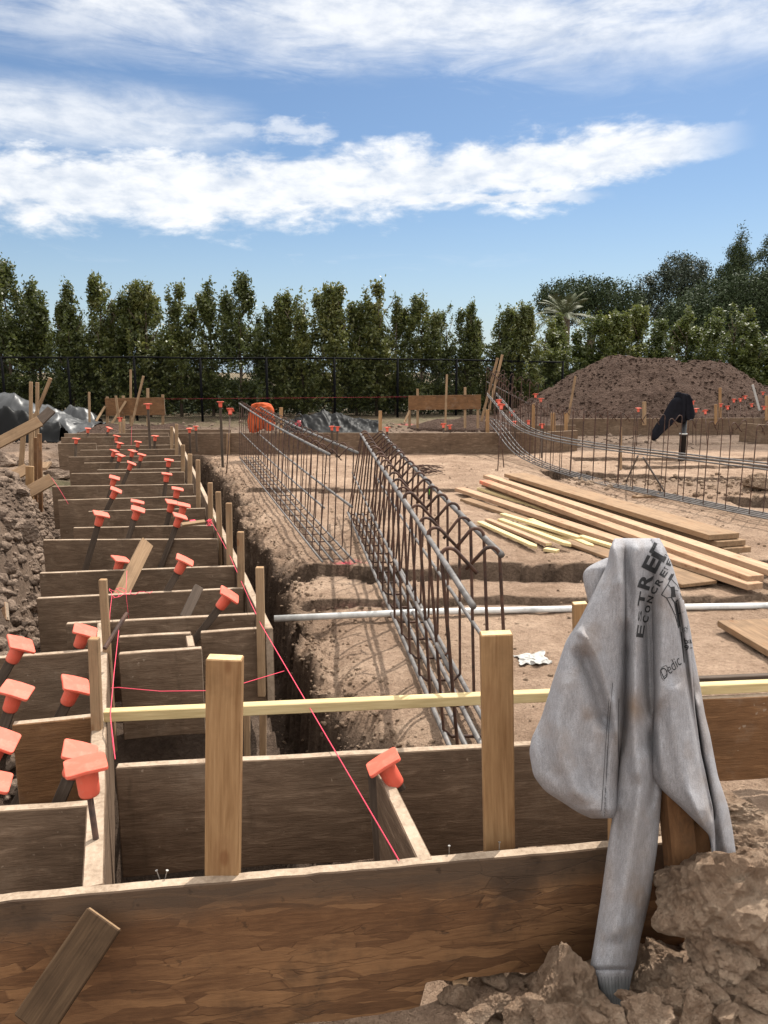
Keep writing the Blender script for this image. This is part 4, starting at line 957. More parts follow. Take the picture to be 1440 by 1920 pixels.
# low grey shrubs beyond the fence and grassy growth at its foot
for i, (px, pyt, D, r, lab) in enumerate([(455, 722, 27, .8, 'grey-green shrub seen through the fence near the orange cloth'), (345, 735, 27, .7, 'grey shrub seen through the fence behind the far left batter board'), (575, 726, 28, .9, 'grey shrub through the fence above the black plastic sheet'),
                                     (700, 735, 27.5, .7, 'low shrub through the fence near the middle'), (225, 722, 26, .8, 'dull shrub behind the fence near the tall dark fence post'), (640, 720, 28, .7, 'yellowish shrub through the fence right of the black sheet'), (850, 730, 27, .8, 'shrub behind the far right batter board beyond the fence')]):
    p = Q(px, 770, D); zt = Q(px, pyt, D).z; rng = np.random.default_rng(i); k = 230
    d = rng.normal(0, 1, (k, 3)); d /= np.linalg.norm(d, axis=1, keepdims=True); c = d*rng.random((k, 1))**.4*np.array([r, r, (zt)/2])+np.array([0, 0, zt/2])
    V, q = leaf_cloud(c, d*.15+np.array([0, 0, .12]), 14, .06, .09, rng)
    e = empty('shrub', (p.x, D, 0), lab, 'shrub', 'shrubs beyond the fence'); put('foliage', fast_mesh('foliage', V, q, M['shrub']), e)
    st = [tube([Vector((0, 0, -.1)), Vector((.2*math.cos(a), .2*math.sin(a), zt*.4)), Vector((.4*math.cos(a), .4*math.sin(a), zt*.7))], [.02, .014, .006], 5) for a in (0, 2, 4)]
    put('stem', mesh(*join(st), M['bark'], name='stem'), e)
rng = np.random.default_rng(77); k = 5200; ux = rng.uniform(-15, 9, k); uy = rng.uniform(24.2, 27.5, k)+np.maximum(0, ux-1)*.45
uz = rng.random(k)**1.3*(.75+.5*fbm(ux*.8, uy*.5, 4, 3)+.3)+.05
V, q = leaf_cloud(np.stack([ux, uy, uz], 1), np.stack([rng.normal(0, .08, k), rng.normal(0, .08, k), .2+0*ux], 1), 9, .07, .12, rng)
tag(put('undergrowth', fast_mesh('undergrowth', V, q, M['needle'])), 'dark undergrowth filling the foot of the hedge behind the fence', kind='stuff')
# white van-like low building pieces glimpsed through the hedge: pale parked trailers
for px, py, w, h, D, lab in ((385, 784, 1.7, .5, 30, 'low white roof glimpsed under the hedge near the tall capped post'), (712, 766, 1.9, .9, 34, 'white wall glimpsed under the hedge near the middle')):
    p = Q(px, py, D); bm = bmesh.new(); bmesh.ops.create_cube(bm, size=1); 
    for v in bm.verts: v.co.x *= w; v.co.y *= 1.2; v.co.z *= h
    top = [f for f in bm.faces if f.normal.z > .9]; r = bmesh.ops.extrude_face_region(bm, geom=top); vs = [v for v in r['geom'] if isinstance(v, bmesh.types.BMVert)]
    for v in vs: v.co.z += .12; v.co.y *= .2
    me = bpy.data.meshes.new('shed'); bm.to_mesh(me); bm.free(); me.materials.append(M['white'])
    tag(put('white_shed', me, loc=(p.x, D, max(p.z, h/2-.2))), lab, 'shed')
# hills on the horizon
hv = []; hf = []; n = 90
for j, (dist, hh, s) in enumerate(((2600, 55, 3), (3600, 120, 5), (4400, 0, 7))):
    for i in range(n):
        az = R(-75+150*i/(n-1)); hv.append((dist*math.sin(az), dist*math.cos(az), (-20 if j == 0 else hh*(.75+.5*float(fbm(np.array([i*.12]), np.array([j*3.]), s)[0])))))
for j in range(2):
    for i in range(n-1): hf.append((j*n+i, j*n+i+1, (j+1)*n+i+1, (j+1)*n+i))
tag(put('hills', mesh(hv, hf, M['hill'], True, name='hills')), kind='structure')
# ------------------------------------------------------------------ plastic sheets
def sheet(name, pts, D, depth, m, label, sd, amp=.06, nu=60, nv=26):
    """a sheet thrown over a heap: ridge line from the photo, falling forward and back"""
    px = [p[0] for p in pts]; top = [p[1] for p in pts]; bot = [p[2] for p in pts]
    xs_ = [px[0]+(px[-1]-px[0])*i/(nu-1) for i in range(nu)]; zt = np.array([Q(x, np.interp(x, px, top), D).z for x in xs_]); wx = np.array([Q(x, np.interp(x, px, top), D).x for x in xs_])
    w = np.linspace(-1, 1, nv)[:, None]; X_ = np.repeat(wx[None], nv, 0); Y_ = D+w*depth+0*X_; g_ = ground(X_, Y_)
    prof = np.cos(w*math.pi/2)**1.5; wx_ = fbm(X_*.8, Y_*.8, sd+9, 2)*1.2; fold = amp*1.6*(.5-np.abs(fbm(X_*2.6+Y_*2.2+wx_, Y_*.5-X_*.4, sd, 2)))+amp*.8*np.abs(fbm(X_*5+Y_*3, Y_*4-X_*2+wx_, sd+4, 3))
    Z_ = g_+(zt[None]-g_)*prof+fold*2*np.minimum(1, prof*2)+.015
    V = np.stack([X_, Y_, Z_], -1).reshape(-1, 3).tolist()
    Fc = [(j*nu+i, j*nu+i+1, (j+1)*nu+i+1, (j+1)*nu+i) for j in range(nv-1) for i in range(nu-1)]
    o = world_mesh(name, V, Fc, M[m], smooth=True, origin=Q(px[len(px)//2], 780, D))
    sm = o.modifiers.new('s', 'SOLIDIFY'); sm.thickness = .004
    return tag(o, label, 'plastic sheet', 'plastic sheets over heaps')
sheet('plastic_sheet', [(-90, 728, 800), (0, 741, 800), (40, 748, 800), (80, 760, 800), (120, 778, 800), (150, 789, 800), (184, 797, 800)], 17.5, 1.0, 'silver', 'shiny silvery plastic sheet draped over a heap at the left edge', 5, .045, 110, 50)
sheet('plastic_sheet', [(112, 782, 800), (130, 768, 800), (150, 770, 800), (170, 777, 800), (184, 790, 800)], 19.2, .5, 'silver', 'end of silvery plastic sheet bunched beside the grey picket', 8, .05, 50, 26)
sheet('plastic_sheet', [(535, 797, 799), (562, 791, 797), (590, 781, 797), (606, 775, 797), (622, 785, 797), (645, 782, 797), (668, 791, 797), (710, 798, 800)], 19.0, .8, 'sheet', 'crumpled black plastic sheet lying by the fence near the middle', 15, .055, 130, 60)
sheet('plastic_sheet', [(-90, 790, 806), (20, 776, 806), (70, 798, 806), (120, 800, 806)], 16.2, .35, 'sheet', 'black crumpled plastic at the foot of the silvery sheet', 25, .08, 60, 22)
for i, (a, b) in enumerate((((110, 812), (0, 812)), ((120, 803), (60, 803)), ((150, 795), (120, 806)))):
    A = P(*a, .03); B = P(*b, .03); timber_piece('scrap_board', A, B, .1, .03, UP, ['greyplank', 'darkstake', 'plank'][i], ['long pale scrap board lying beyond the left forms', 'dark scrap board lying at the foot of the silvery sheet', 'short scrap board tipped beside the small dirt heap'][i], 'scrap board', 'scrap boards by the plastic sheets')
# red fuel can
p = P(561, 792, .05)
rc = empty('fuel_can', (p.x, 18.6, gz(p.x, 18.6)), 'dark red can with a handle beside the black plastic sheet', 'can')
rc.location.x = Q(561, 780, 18.6).x
v, f = lathe([(.10, 0), (.13, .02), (.135, .16), (.12, .22), (.06, .26), (.05, .29)], 16); put('body', mesh(v, f, M['red'], True, name='body'), rc)
v, f = tube([Vector((-.09, 0, .2)), Vector((-.08, 0, .4)), Vector((0, 0, .46)), Vector((.08, 0, .4)), Vector((.09, 0, .2))], .012, 6); put('handle', mesh(v, f, M['black'], True, name='handle'), rc)
# orange cloth on the cage end
v1 = join([blob_loft([(755, 482, 500), (758, 472, 508), (766, 468, 513), (778, 466, 511), (790, 464, 492), (803, 466, 487), (811, 468, 484)], 12.9, .15, 30, 5, 4), blob_loft([(760, 488, 510), (768, 488, 514), (782, 489, 515), (795, 492, 516), (804, 496, 514), (808, 500, 511)], 12.83, .1, 24, 9, 4), blob_loft([(764, 476, 492), (778, 474, 496), (795, 478, 497), (806, 482, 494)], 12.8, .1, 20, 3, 4)])
oc = world_mesh('orange_vest', *v1, M['orangecloth'], smooth=True, origin=Q(490, 760, 12.9)); tag(oc, 'orange safety vest draped over the far end of the farther straight cage', 'vest')
# ------------------------------------------------------------------ batter boards and lone pickets at the back
def batter(label, a, b, y, h, posts_, braces, m='plywarm'):
    A, B = Q(*a, y), Q(*b, y); e = empty('batter_board', (A+B)/2-UP*(A.z), label, 'batter board', 'batter boards')
    timber_piece('crossboard', A-UP*h/2, B-UP*h/2, h, .025, FR, m, parent=e)
    for px, t_, b_ in posts_: timber_piece('stake', Q(px, b_, y+.03)-UP*.1, Q(px, t_, y+.03), .06, .03, FR, 'stake', parent=e)
    for c, d in braces: timber_piece('brace', Q(*c, y-.35), Q(*d, y-.04), .05, .02, Vector((.3, -1, .3)), 'stake', parent=e)
batter('far left batter board on stakes, in front of the fence', (197, 747), (308, 745), 17.8, .4, [(201, 744, 800), (277, 728, 800), (305, 740, 800), (231, 742, 800)], [((180, 790), (197, 762)), ((206, 800), (236, 752))])
batter('far middle batter board on stakes, beyond the rebar cages', (766, 742), (902, 740), 18.5, .34, [(768, 742, 792), (783, 729, 795), (872, 726, 795), (896, 745, 795)], [((758, 792), (768, 770))])
lone = [((245, 693), (245, 790), 18.5, 'tall thin picket behind the far left batter board'), ((269, 705), (248, 792), 17.0, 'leaning picket with an orange painted tip at the far left batter board'), ((217, 742), (222, 780), 17.2, 'short pale picket at the far left batter board'),
        ((167, 735), (168, 790), 17.5, 'grey picket standing alone beside the silvery sheet'), ((838, 702), (835, 795), 18.0, 'tall rough picket in front of the far middle batter board'),
        ((942, 665), (915, 776), 15.0, 'longer of two crossed leaning stakes at the end of the curved cage'), ((933, 671), (906, 776), 15.1, 'shorter of two crossed leaning stakes at the end of the curved cage'),
        ((1079, 705), (1066, 780), 17.6, 'leaning thin stake at the left foot of the dirt mound'), ((1411, 721), (1421, 758), 18, 'leaning white lath before the far right dirt'),
        ((713, 770), (713, 812), 13.8, 'short pine post standing on the far form, near the large cage'), ((527, 764), (527, 812), 13.9, 'short pine post beside the orange vest'), ((914, 768), (914, 812), 13.8, 'short pine post where the curved cage crosses the far form'),
        ((1000, 756), (1000, 792), 15.5, 'pine post behind the curved cage below the pair of pale caps'), ((1037, 774), (1037, 808), 14.7, 'stout pine post behind the curved cage'), ((1061, 774), (1061, 808), 14.5, 'slimmer pine post behind the curved cage, corner of the short form'),
        ((1208, 753), (1208, 785), 17.8, 'square post on the far right form at the foot of the mound'), ((1350, 727), (1350, 775), 18.5, 'tall pine post on the far right form beside the jacket'), ((1342, 758), (1342, 784), 17.75, 'short pine post on the far right form beside the jacket'),
        ((1437, 742), (1437, 776), 18, 'pine post at the right edge under the row of caps'), ((1269, 738), (1268, 778), 18.4, 'thin picket behind the black jacket'), ((1164, 800), (1164, 862), 11.5, 'thin picket standing inside the curved cage'),
        ((232, 786), (232, 810), 13.9, 'short white batten at the far end of the trench forms')]
for i, (a, b, y, lab) in enumerate(lone):
    wd = .09 if 'stout' in lab or 'square' in lab else .065 if 'post' in lab else .05
    stake_px(a, b, y, wd*.95 if y > 13 else .03, .03, 'white' if 'white lath' in lab else 'pine' if 'pine' in lab else 'stake', lab, 'far stakes and posts', 'wood_stake' if 'post' not in lab else 'pine_post', 'stake' if 'post' not in lab else 'post', .15)
v, f = tube([Q(1326, 757, 16.5), Q(1331, 858, 15)], .011, 6)
# group of stakes and boards by the left heap
yl = 7.9; leftg = 'stakes by the rubble heap'
for a, b, y, w, m, lab in [((58, 716), (57, 900), 8.3, .03, 'stake', 'tall thin upright stake by the rubble heap, the first of two alike'), ((70, 717), (70, 900), 8.1, .03, 'stake', 'tall thin upright stake by the rubble heap, the second of two alike'),
                        ((95, 709), (70, 770), 8.2, .03, 'stake', 'thin stake leaning over the tall pair by the rubble heap'), ((67, 820), (68, 955), 7.5, .03, 'plywarm', 'reddish stake beside the tilted planks, slightly shorter'), ((74, 813), (77, 955), 7.4, .034, 'plywarm', 'reddish stake beside the tilted planks, slightly taller'),
                        ((56, 874), (56, 955), 7.0, .07, 'pine', 'short pale post among the tilted planks'), ((44, 812), (40, 870), 8.5, .05, 'stake', 'short weathered stake behind the tilted planks'), ((61, 775), (62, 880), 8.4, .04, 'stake', 'stake behind the uppermost tilted plank')]:
    stake_px(a, b, y, w, .03, m, lab, leftg, deep=.1)
for a, b, ya, yb, w, m, lab in [((-40, 850), (75, 790), 7.4, 7.7, .11, 'greyplank', 'uppermost tilted plank nailed to the stakes by the rubble heap'), ((74, 790), (97, 768), 8.0, 8.1, .1, 'darkstake', 'short grey board behind the end of the uppermost tilted plank'),
                              ((-30, 922), (52, 878), 6.9, 7.2, .1, 'greyplank', 'dark tilted plank half buried in the rubble heap'), ((24, 940), (98, 898), 6.6, 6.8, .11, 'greyplank', 'lowest tilted plank by the rubble heap, its corner tied with a string'), ((78, 880), (88, 868), 7.8, 8, .1, 'greyplank', 'stub of board behind the reddish stakes')]:
    timber_piece('tilted_plank', Q(*a, ya), Q(*b, yb), w, .03, Vector((.1, -1, .35)), m, lab, 'plank', 'tilted planks by the rubble heap', ends='plank')
stub = timber_piece('scrap_board', Q(-30, 1157, 3.6), Q(14, 1146, 3.6), .09, .03, Vector((0, -1, .5)), 'plank', 'stub of pale board sticking out of the rubble at the left edge', 'scrap board')
# ------------------------------------------------------------------ string lines
def line(pts, r, label, group=None, n=5, cat='string'):
    v, f = tube(pts, r, n); o = world_mesh('string_line', v, f, M['string'], smooth=True, origin=pts[0])
    return tag(o, label, cat, group)
a = P(470, 1130, .42); s1 = P(490, 1172, .42); b = P(748, 1613, .385)
line([a, s1, b], .0016, 'tight pink string running from the long rail down to the front board')
line([P(395, 975, .42), P(430, 1040, .42), P(470, 1130, .41)], .0014, 'pink string along the top of the long rail')
line([P(208, 1290, .385), P(222, 1289, .41), P(300, 1296, .4), P(388, 1295, .41), P(450, 1283, .41), P(533, 1258, .405)], .0014, 'slack red string crossing behind the upright pine post')
c = P(205, 1352, .41)
line([P(224, 1170, .39), P(214, 1260, .395), P(207, 1340, .43), P(211, 1390, .4), P(216, 1424, .39), P(213, 1396, .4), P(207, 1345, .43)], .0014, 'pink string tied along the top of the thick plank')
rr = random.Random(3); loops = []
for k in range(60):
    t = k/59; A_ = (11 if k < 24 else 5 if k < 40 else 2); loops.append(P(212+74*t**1.4+A_*math.sin(k*.5+math.sin(k*.31)), 1112-1.5*t+A_*.8*math.cos(k*.47), .5)+Vector((0, rr.uniform(-.01, .01), 0)))
line(loops, .0011, 'tangle of pink string by the tall thin stake')
line([P(210, 1115, .5), Q(206, 1150, 2.9), Q(205, 1200, 2.85)], .001, 'loose pink string end hanging beside the tall thin stake')
line([P(238, 1070, .55), P(236, 1110, .5), P(242, 1165, .36)], .001, 'pink string hanging from the brown flat brace')
line([P(97, 896, .55), P(112, 918, .45), P(128, 945, .36)], .0014, 'faded string from the lowest tilted plank to a cross form')
line([Q(247, 800, 15), Q(246, 835, 11.5)], .0012, 'red string dropping to the far cross forms')
line([Q(305, 748, 17.8), Q(560, 746, 18.1), Q(766, 744, 18.5)], .001, 'red line stretched between the two far batter boards')
line([P(392, 980, .45)+Vector((.012*math.sin(k*1.7), .03*math.cos(k*1.1), .02*math.sin(k*.7))) for k in range(26)], .002, 'bright pink ribbon knotted on the long rail')
timber_piece('wood_stake', P(340, 984, .5), P(384, 978, .5), .025, .02, Vector((0, -1, 1)), 'stake', 'short stick wrapped with pink ribbon beside an orange cap', 'stick')
v, f = tube([P(356, 980, .5)+Vector((.0, 0, 0)), P(366, 979, .5)], .017, 8); tag(world_mesh('pink_ribbon', v, f, M['string'], origin=P(360, 980, .5)), 'bright pink ribbon wound round a short stick by the long rail', 'ribbon')
# nails in the front board
for i, (px, py, s) in enumerate(((300, 1650, -1), (309, 1650, 1), (842, 1603, 0), (936, 1596, 0))):
    b = P(px, py, T-.005); v1 = tube([b, b+Vector((.006*s, 0, .022))], .0012, 6); v2 = tube([b+Vector((.006*s, 0, .022)), b+Vector((.0065*s, 0, .0236))], .003, 8)
    tag(world_mesh('nail', *join([v1, v2]), M['nail'], origin=b), ['bent nail in the top of the front board, tipped left, near the first pine post', 'bent nail in the top of the front board, tipped right, near the first pine post', 'single nail in the front board at the end of the short lengthwise board', 'single nail in the front board beside the second pine post'][i], 'nail', 'nails in the front board')
# drink can and litter on the pad
p = P(806, 936, 0); can = empty('drink_can', p, 'black drink can with a lime green mark standing on the pad', 'can')
v, f = lathe([(.022, 0), (.028, .008), (.028, .145), (.022, .155)], 18); put('body', mesh(v, f, M['black'], True, name='body'), can)
v, f = lathe([(.0222, .1552), (.0205, .16), (.019, .157)], 18); put('lid', mesh(v, f, M['nail'], True, name='lid'), can)
for k in (-1, 0, 1): 
    x = k*.009; V = [(x-.0028, -.0284, .125), (x+.0028, -.0284, .125), (x+.002+.001*k, -.0288, .05+.012*abs(k)), (x-.001+.001*k, -.0288, .045+.012*abs(k))]
    put('print_stripe', mesh(V, [(0, 1, 2, 3)], M['greenprint'], name='stripe'), can)
def crumple(px0, py0, w, d, m, label, sd):
    n = 22; c = P(px0, py0, 0); V = []
    for j in range(n):
        for i in range(n):
            x = (i/(n-1)-.5)*w; y = (j/(n-1)-.5)*d; h = .004+.03*abs(float(fbm(np.array([x*14]), np.array([y*14]), sd, 3)[0])); wx_, wy_ = [float(fbm(np.array([x*16+k_]), np.array([y*16]), sd+5, 3)[0])*.035 for k_ in (0, 31)]; V.append((c.x+x+wx_, c.y+y*.8+wy_, gz(c.x+x, c.y+y)+h))
    o = world_mesh('plastic_bag', V, [(j*n+i, j*n+i+1, (j+1)*n+i+1, (j+1)*n+i) for j in range(n-1) for i in range(n-1)], M[m], origin=c)
    s_ = o.modifiers.new('s', 'SOLIDIFY'); s_.thickness = .002
    tag(o, label, 'bag')
crumple(1000, 1238, .17, .17, 'white', 'crumpled white plastic bag on the dirt between pine post and sweatshirt', 3)
# ------------------------------------------------------------------ clods and rubble
def ico(sub):
    bm = bmesh.new(); bmesh.ops.create_icosphere(bm, subdivisions=sub, radius=1); bm.verts.ensure_lookup_table()
    V = np.array([v.co[:] for v in bm.verts]); Fc = np.array([[v.index for v in f.verts] for f in bm.faces]); bm.free(); return V, Fc
ICO = {s: ico(s) for s in (1, 2, 3, 4, 5)}
def rock(size, seed, sub=4, chips=13, rough=.09):
    rng = np.random.default_rng(seed); D, Fc = ICO[sub]
    n = rng.normal(0, 1, (chips, 3)); n /= np.linalg.norm(n, axis=1, keepdims=True); d = rng.uniform(.58, 1.0, chips)
    dt = D @ n.T; r = np.min(np.where(dt > .05, d/np.maximum(dt, .05), 9), 1); r = np.minimum(r, 1.35)
    V = D*r[:, None]; k = seed % 50
    nn = fbm(V[:, 0]*2.2+k, V[:, 1]*2.2+V[:, 2]*1.7, seed % 97, 5, .62)+.7*fbm(V[:, 2]*2.5+k, V[:, 0]*2.1-V[:, 1]*1.3, seed % 89+3, 5, .62)
    if sub > 3:                                     # crumbly: cracked into small angular aggregates
        for npt, dep, hs in ((26, .05, .09), (160, .04, .05)):
            q = rng.normal(0, 1, (npt, 3)); q /= np.linalg.norm(q, axis=1, keepdims=True); Dw = D+.09*np.stack([fbm(D[:, 0]*4, D[:, 1]*4+D[:, 2]*3, k_, 3) for k_ in (3, 7, 11)], 1)
            dm = 1-Dw @ q.T; o = np.partition(dm, 1, axis=1)[:, :2]; e_ = np.sqrt(np.maximum(o[:, 1], 0))-np.sqrt(np.maximum(o[:, 0], 0))
            V = V*(1-dep*np.exp(-(e_/(.9/npt**.5*.35))**2)+hs*(rng.random(npt)[dm.argmin(1)]-.5))[:, None]
    V = V*(1+rough*nn*1.5)[:, None]
    if sub > 3: V = V*(1-rough*.9*np.abs(fbm(V[:, 0]*6+V[:, 2]*3, V[:, 1]*6-V[:, 2]*5, seed % 83, 3)))[:, None]
    if sub > 3: V = V*(1+.035*fbm(D[:, 0]*13+D[:, 2]*7, D[:, 1]*13-D[:, 2]*9, seed % 71, 3, .7)-.03*np.abs(fbm(D[:, 2]*21+D[:, 0]*5, D[:, 1]*21+D[:, 0]*11, seed % 67, 2)))[:, None]
    return V*np.array(size), Fc
bvh = BVHTree.FromPolygons([tuple(v) for v in co_.tolist()], quads.tolist())
camp = Vector((0, 0, CZ))
def hit(px, py):
    h = bvh.ray_cast(camp, ray(px, py).normalized()); return h[0]
def clod(px, py, rx, ry, label, m='clod', y=None, group=None, seed=0, sub=5, name='dirt_clod', sink=.0, chips=13, rough=.1, yaw=0):
    p = Q(px, py, y) if y else hit(px, py)
    k = (p-camp).length/F*1.02
    V, Fc = rock((rx*k, (rx+ry)/2*k*.9, ry*k), seed+11, sub, chips, rough)
    me = fast_mesh(name, V, Fc, M[m], True)
    if True: me.polygons.foreach_set('use_smooth', np.zeros(len(me.polygons), bool))
    p = p+(UP*(ry*k*.45) if not y else Vector((0, 0, 0)))-UP*sink
    o = put(name, me, loc=p); o.rotation_euler = (0, 0, yaw); return tag(o, label, 'clod', group)
cl = 'dirt clods at the front right'
clod(1358, 1698, 100, 88, 'largest dirt clod, rough and lumpy, beside the foot of the sweatshirt', y=1.42, group=cl, seed=4, rough=.1, chips=15)
clod(1450, 1655, 90, 70, 'large clod at the right edge, behind the largest one', y=1.58, group=cl, seed=5, rough=.1, chips=15)
clod(1368, 1778, 46, 52, 'smooth reddish clod wedged under the largest one', y=1.36, group=cl, seed=8, rough=.05, chips=8)
clod(1056, 1872, 46, 68, 'smooth upright clod against the front board, left of the hanging cuff', y=1.46, group=cl, seed=12, rough=.06, chips=9)
clod(1232, 1806, 46, 44, 'dark shaded clod between the cuff and the largest clod', y=1.5, group=cl, seed=14, rough=.1)
clod(1302, 1838, 38, 44, 'pale knobbly clod in front of the largest one', y=1.33, group=cl, seed=17, rough=.12)
clod(1388, 1862, 30, 26, 'small pale rounded clod in front of the reddish one', y=1.3, group=cl, seed=19, rough=.08)
clod(1440, 1790, 50, 60, 'dark clod at the right edge, in the shade of the largest', y=1.44, group=cl, seed=21, rough=.1)
clod(1040, 1912, 44, 28, 'flat pale clod in front of the smooth upright one', y=1.3, group=cl, seed=23, rough=.1)
clod(1218, 1912, 44, 26, 'broad crumbly clod at the bottom, below the cuff', y=1.27, group=cl, seed=25, rough=.14)
clod(1310, 1900, 30, 30, 'small dark clod at the bottom, between the broad one and the pale ones', y=1.26, group=cl, seed=27, rough=.1)
clod(1400, 1915, 48, 32, 'clod in the bottom right corner', y=1.25, group=cl, seed=29, rough=.12)
clod(930, 1882, 30, 20, 'small clod under the front board beside the post stub', y=1.44, group=cl, seed=31, rough=.12)
clod(975, 1905, 26, 22, 'small clod under the front board, between stub and flat clod', y=1.38, group=cl, seed=33, rough=.12)
clod(1405, 1585, 50, 28, 'clod on the slope behind the largest one', y=1.78, group=cl, seed=35, rough=.14)
clod(1370, 1515, 60, 22, 'flat crumbling clod on top of the slope behind the sweatshirt', y=1.95, group=cl, seed=37, rough=.14)
for i, (px, py, r_, y_) in enumerate([(1272, 1878, 26, 1.3), (1342, 1868, 19, 1.28), (1362, 1903, 22, 1.24), (1150, 1902, 24, 1.28), (1112, 1918, 20, 1.26), (1262, 1842, 20, 1.36), (1422, 1832, 26, 1.33), (1346, 1822, 17, 1.32),
                                   (902, 1902, 18, 1.38), (1008, 1884, 22, 1.38), (1180, 1868, 16, 1.36), (1240, 1868, 15, 1.32), (1300, 1870, 14, 1.29), (1425, 1878, 18, 1.26), (1130, 1880, 17, 1.34), (870, 1912, 14, 1.4)]):
    clod(px, py, r_, r_*.8, 'one of the fist-sized clods strewn between the big clods at the front right', y=y_, group='fist-sized clods at the front right', seed=140+i, sub=4, rough=.1)
hl = 'clods on the rubble heap'
for i, (px, py, rx, ry, lab) in enumerate([(62, 1142, 30, 20, 'flat-topped grey clod lying near the cross form, on the heap'), (40, 1002, 26, 22, 'large pale clod in the middle of the rubble heap'), (58, 1012, 18, 16, 'clod touching the large pale one on the heap'),
                                       (14, 872, 22, 16, 'big dark clod at the top of the rubble heap'), (52, 886, 22, 18, 'dark clod below the tilted plank on the heap'), (112, 884, 22, 18, 'clod jammed behind the reddish stakes, against the forms'), (108, 898, 26, 10, 'flat slab of dirt behind the lowest tilted plank'),
                                       (102, 968, 16, 12, 'rounded clod at the right toe of the heap'), (128, 978, 9, 9, 'small pale stone-like clod at the toe of the heap'), (30, 925, 26, 16, 'clod on the heap under the lowest tilted plank'), (12, 985, 16, 14, 'pale clod at the left edge of the heap'),
                                       (90, 1225, 18, 14, 'clod between two left cross forms'), (15, 1075, 16, 12, 'grey clod low on the heap at the edge'), (65, 1075, 14, 10, 'small clod beside a cross form end, on the heap'), (20, 1190, 16, 10, 'clod above the left cross form at the edge')]):
    clod(px, py, rx, ry, lab, 'gclod', group=hl, seed=50+i, sub=4, rough=.12)
clod(1425, 918, 26, 18, 'pale lump of soil in the cross trench at the right, inside the curved cage', 'clod', group=None, seed=80, sub=4)
def rubble(name, label, n, fx, m, smin, smax, seed, sub=1, flat=True, power=2.2):
    rng = np.random.default_rng(seed); Vs = []; Fs = []; b = 0
    lib = [rock((1, .8, .7), 200+i, sub, 9, .1) for i in range(14)]
    x, y = fx(rng, n); z = ground(x, y); s = smin+(smax-smin)*rng.random(len(x))**power
    for i in range(len(x)):
        V, Fc = lib[i % 14]; a = rng.random()*6.28; c, s_ = math.cos(a), math.sin(a); t = rng.normal(0, .5)
        W = V*s[i]; W = np.stack([W[:, 0]*c-W[:, 1]*s_, W[:, 0]*s_+W[:, 1]*c, W[:, 2]*math.cos(t)+W[:, 0]*math.sin(t)*.5], 1)
        Vs.append(W+np.array([x[i], y[i], z[i]+s[i]*.22])); Fs.append(Fc+b); b += len(V)
    me = fast_mesh(name, np.concatenate(Vs), np.concatenate(Fs), M[m], not flat)
    return tag(put(name, me), kind='stuff', label=label)
def f_left(rng, n):
    y = 2.7+6.8*rng.random(n)**.9; x = np.interp(y, LY, LX)-1.7*rng.random(n)**1.3+.08; return x, y
def f_front(rng, n): return .15+1.5*rng.random(n), 1.02+1.2*rng.random(n)
def f_rim(rng, n):
    y = 2.3+10.8*rng.random(n)**1.3; return np.interp(y, EY, EX)+.02+rng.normal(.08, .11, n), y
def f_pad(rng, n):
    y = 2.3+15*rng.random(n)**1.5; return np.interp(y, EY, EX)+.15+(6.2)*rng.random(n), y
def f_right(rng, n):
    x = 2.4+4*rng.random(n); return x, 10-.3*(x-2.6)+rng.normal(0, .6, n)
def f_back(rng, n): return rng.uniform(-9, 6, n), rng.uniform(14.5, 21, n)
rubble('rubble', 'loose grey rubble covering the spoil heap at the left', 6500, f_left, 'gclod', .008, .05, 1, 2, True, 2.4)
rubble('rubble', 'loose crumbs of soil among the big clods at the front right', 1300, f_front, 'clod', .005, .05, 2, 3, True, 2.6)
rubble('rubble', 'crumbled soil along the rim of the trench', 4500, f_rim, 'clod', .003, .017, 3, 1, True, 2.5)
rubble('rubble', 'small crumbs scattered over the dirt pad', 3600, f_pad, 'clod', .003, .017, 4, 1, True, 2.5)
rubble('rubble', 'lumps of soil along the cross trenches at the right', 700, f_right, 'clod', .01, .06, 5, 1, True, 2.2)
rubble('rubble', 'lumps of soil on the ground before the fence', 1500, f_back, 'gclod', .01, .07, 6, 1, True, 2.5)
MO = bpy.data.objects['dirt_mound']; mb = BVHTree.FromObject(MO, bpy.context.evaluated_depsgraph_get())
def on_mound(label, n, m, smin, smax, seed):
    rng = np.random.default_rng(seed); Vs = []; Fs = []; b = 0; lib = [rock((1, .8, .7), 300+i, 1, 9, .1) for i in range(10)]
    for i in range(n):
        x, y = rng.uniform(-6.5, 11), rng.uniform(-3.4, .6); h = mb.ray_cast(Vector((x, y, 9)), Vector((0, 0, -1)))[0]
        if h is None or h.z < .05: continue
        s = smin+(smax-smin)*rng.random()**2.6; V, Fc = lib[i % 10]; a = rng.random()*6.28; c, s_ = math.cos(a), math.sin(a); W = V*s
        W = np.stack([W[:, 0]*c-W[:, 1]*s_, W[:, 0]*s_+W[:, 1]*c, W[:, 2]], 1); Vs.append(W+np.array([x+MO.location.x, y+MO.location.y, h.z+MO.location.z+s*.2])); Fs.append(Fc+b); b += len(V)
    tag(put('rubble', fast_mesh('rubble', np.concatenate(Vs), np.concatenate(Fs), M[m], False)), label, kind='stuff')
on_mound('lumps of soil on the slopes of the dirt mound', 7000, 'mound', .008, .055, 9)
def f_mid(rng, n):
    return rng.uniform(6.5, 16, n), rng.uniform(18.9, 21, n)
rubble('rubble', 'lumps at the foot of the dirt mound', 500, f_mid, 'gclod', .02, .1, 8, 1, True, 2.5)
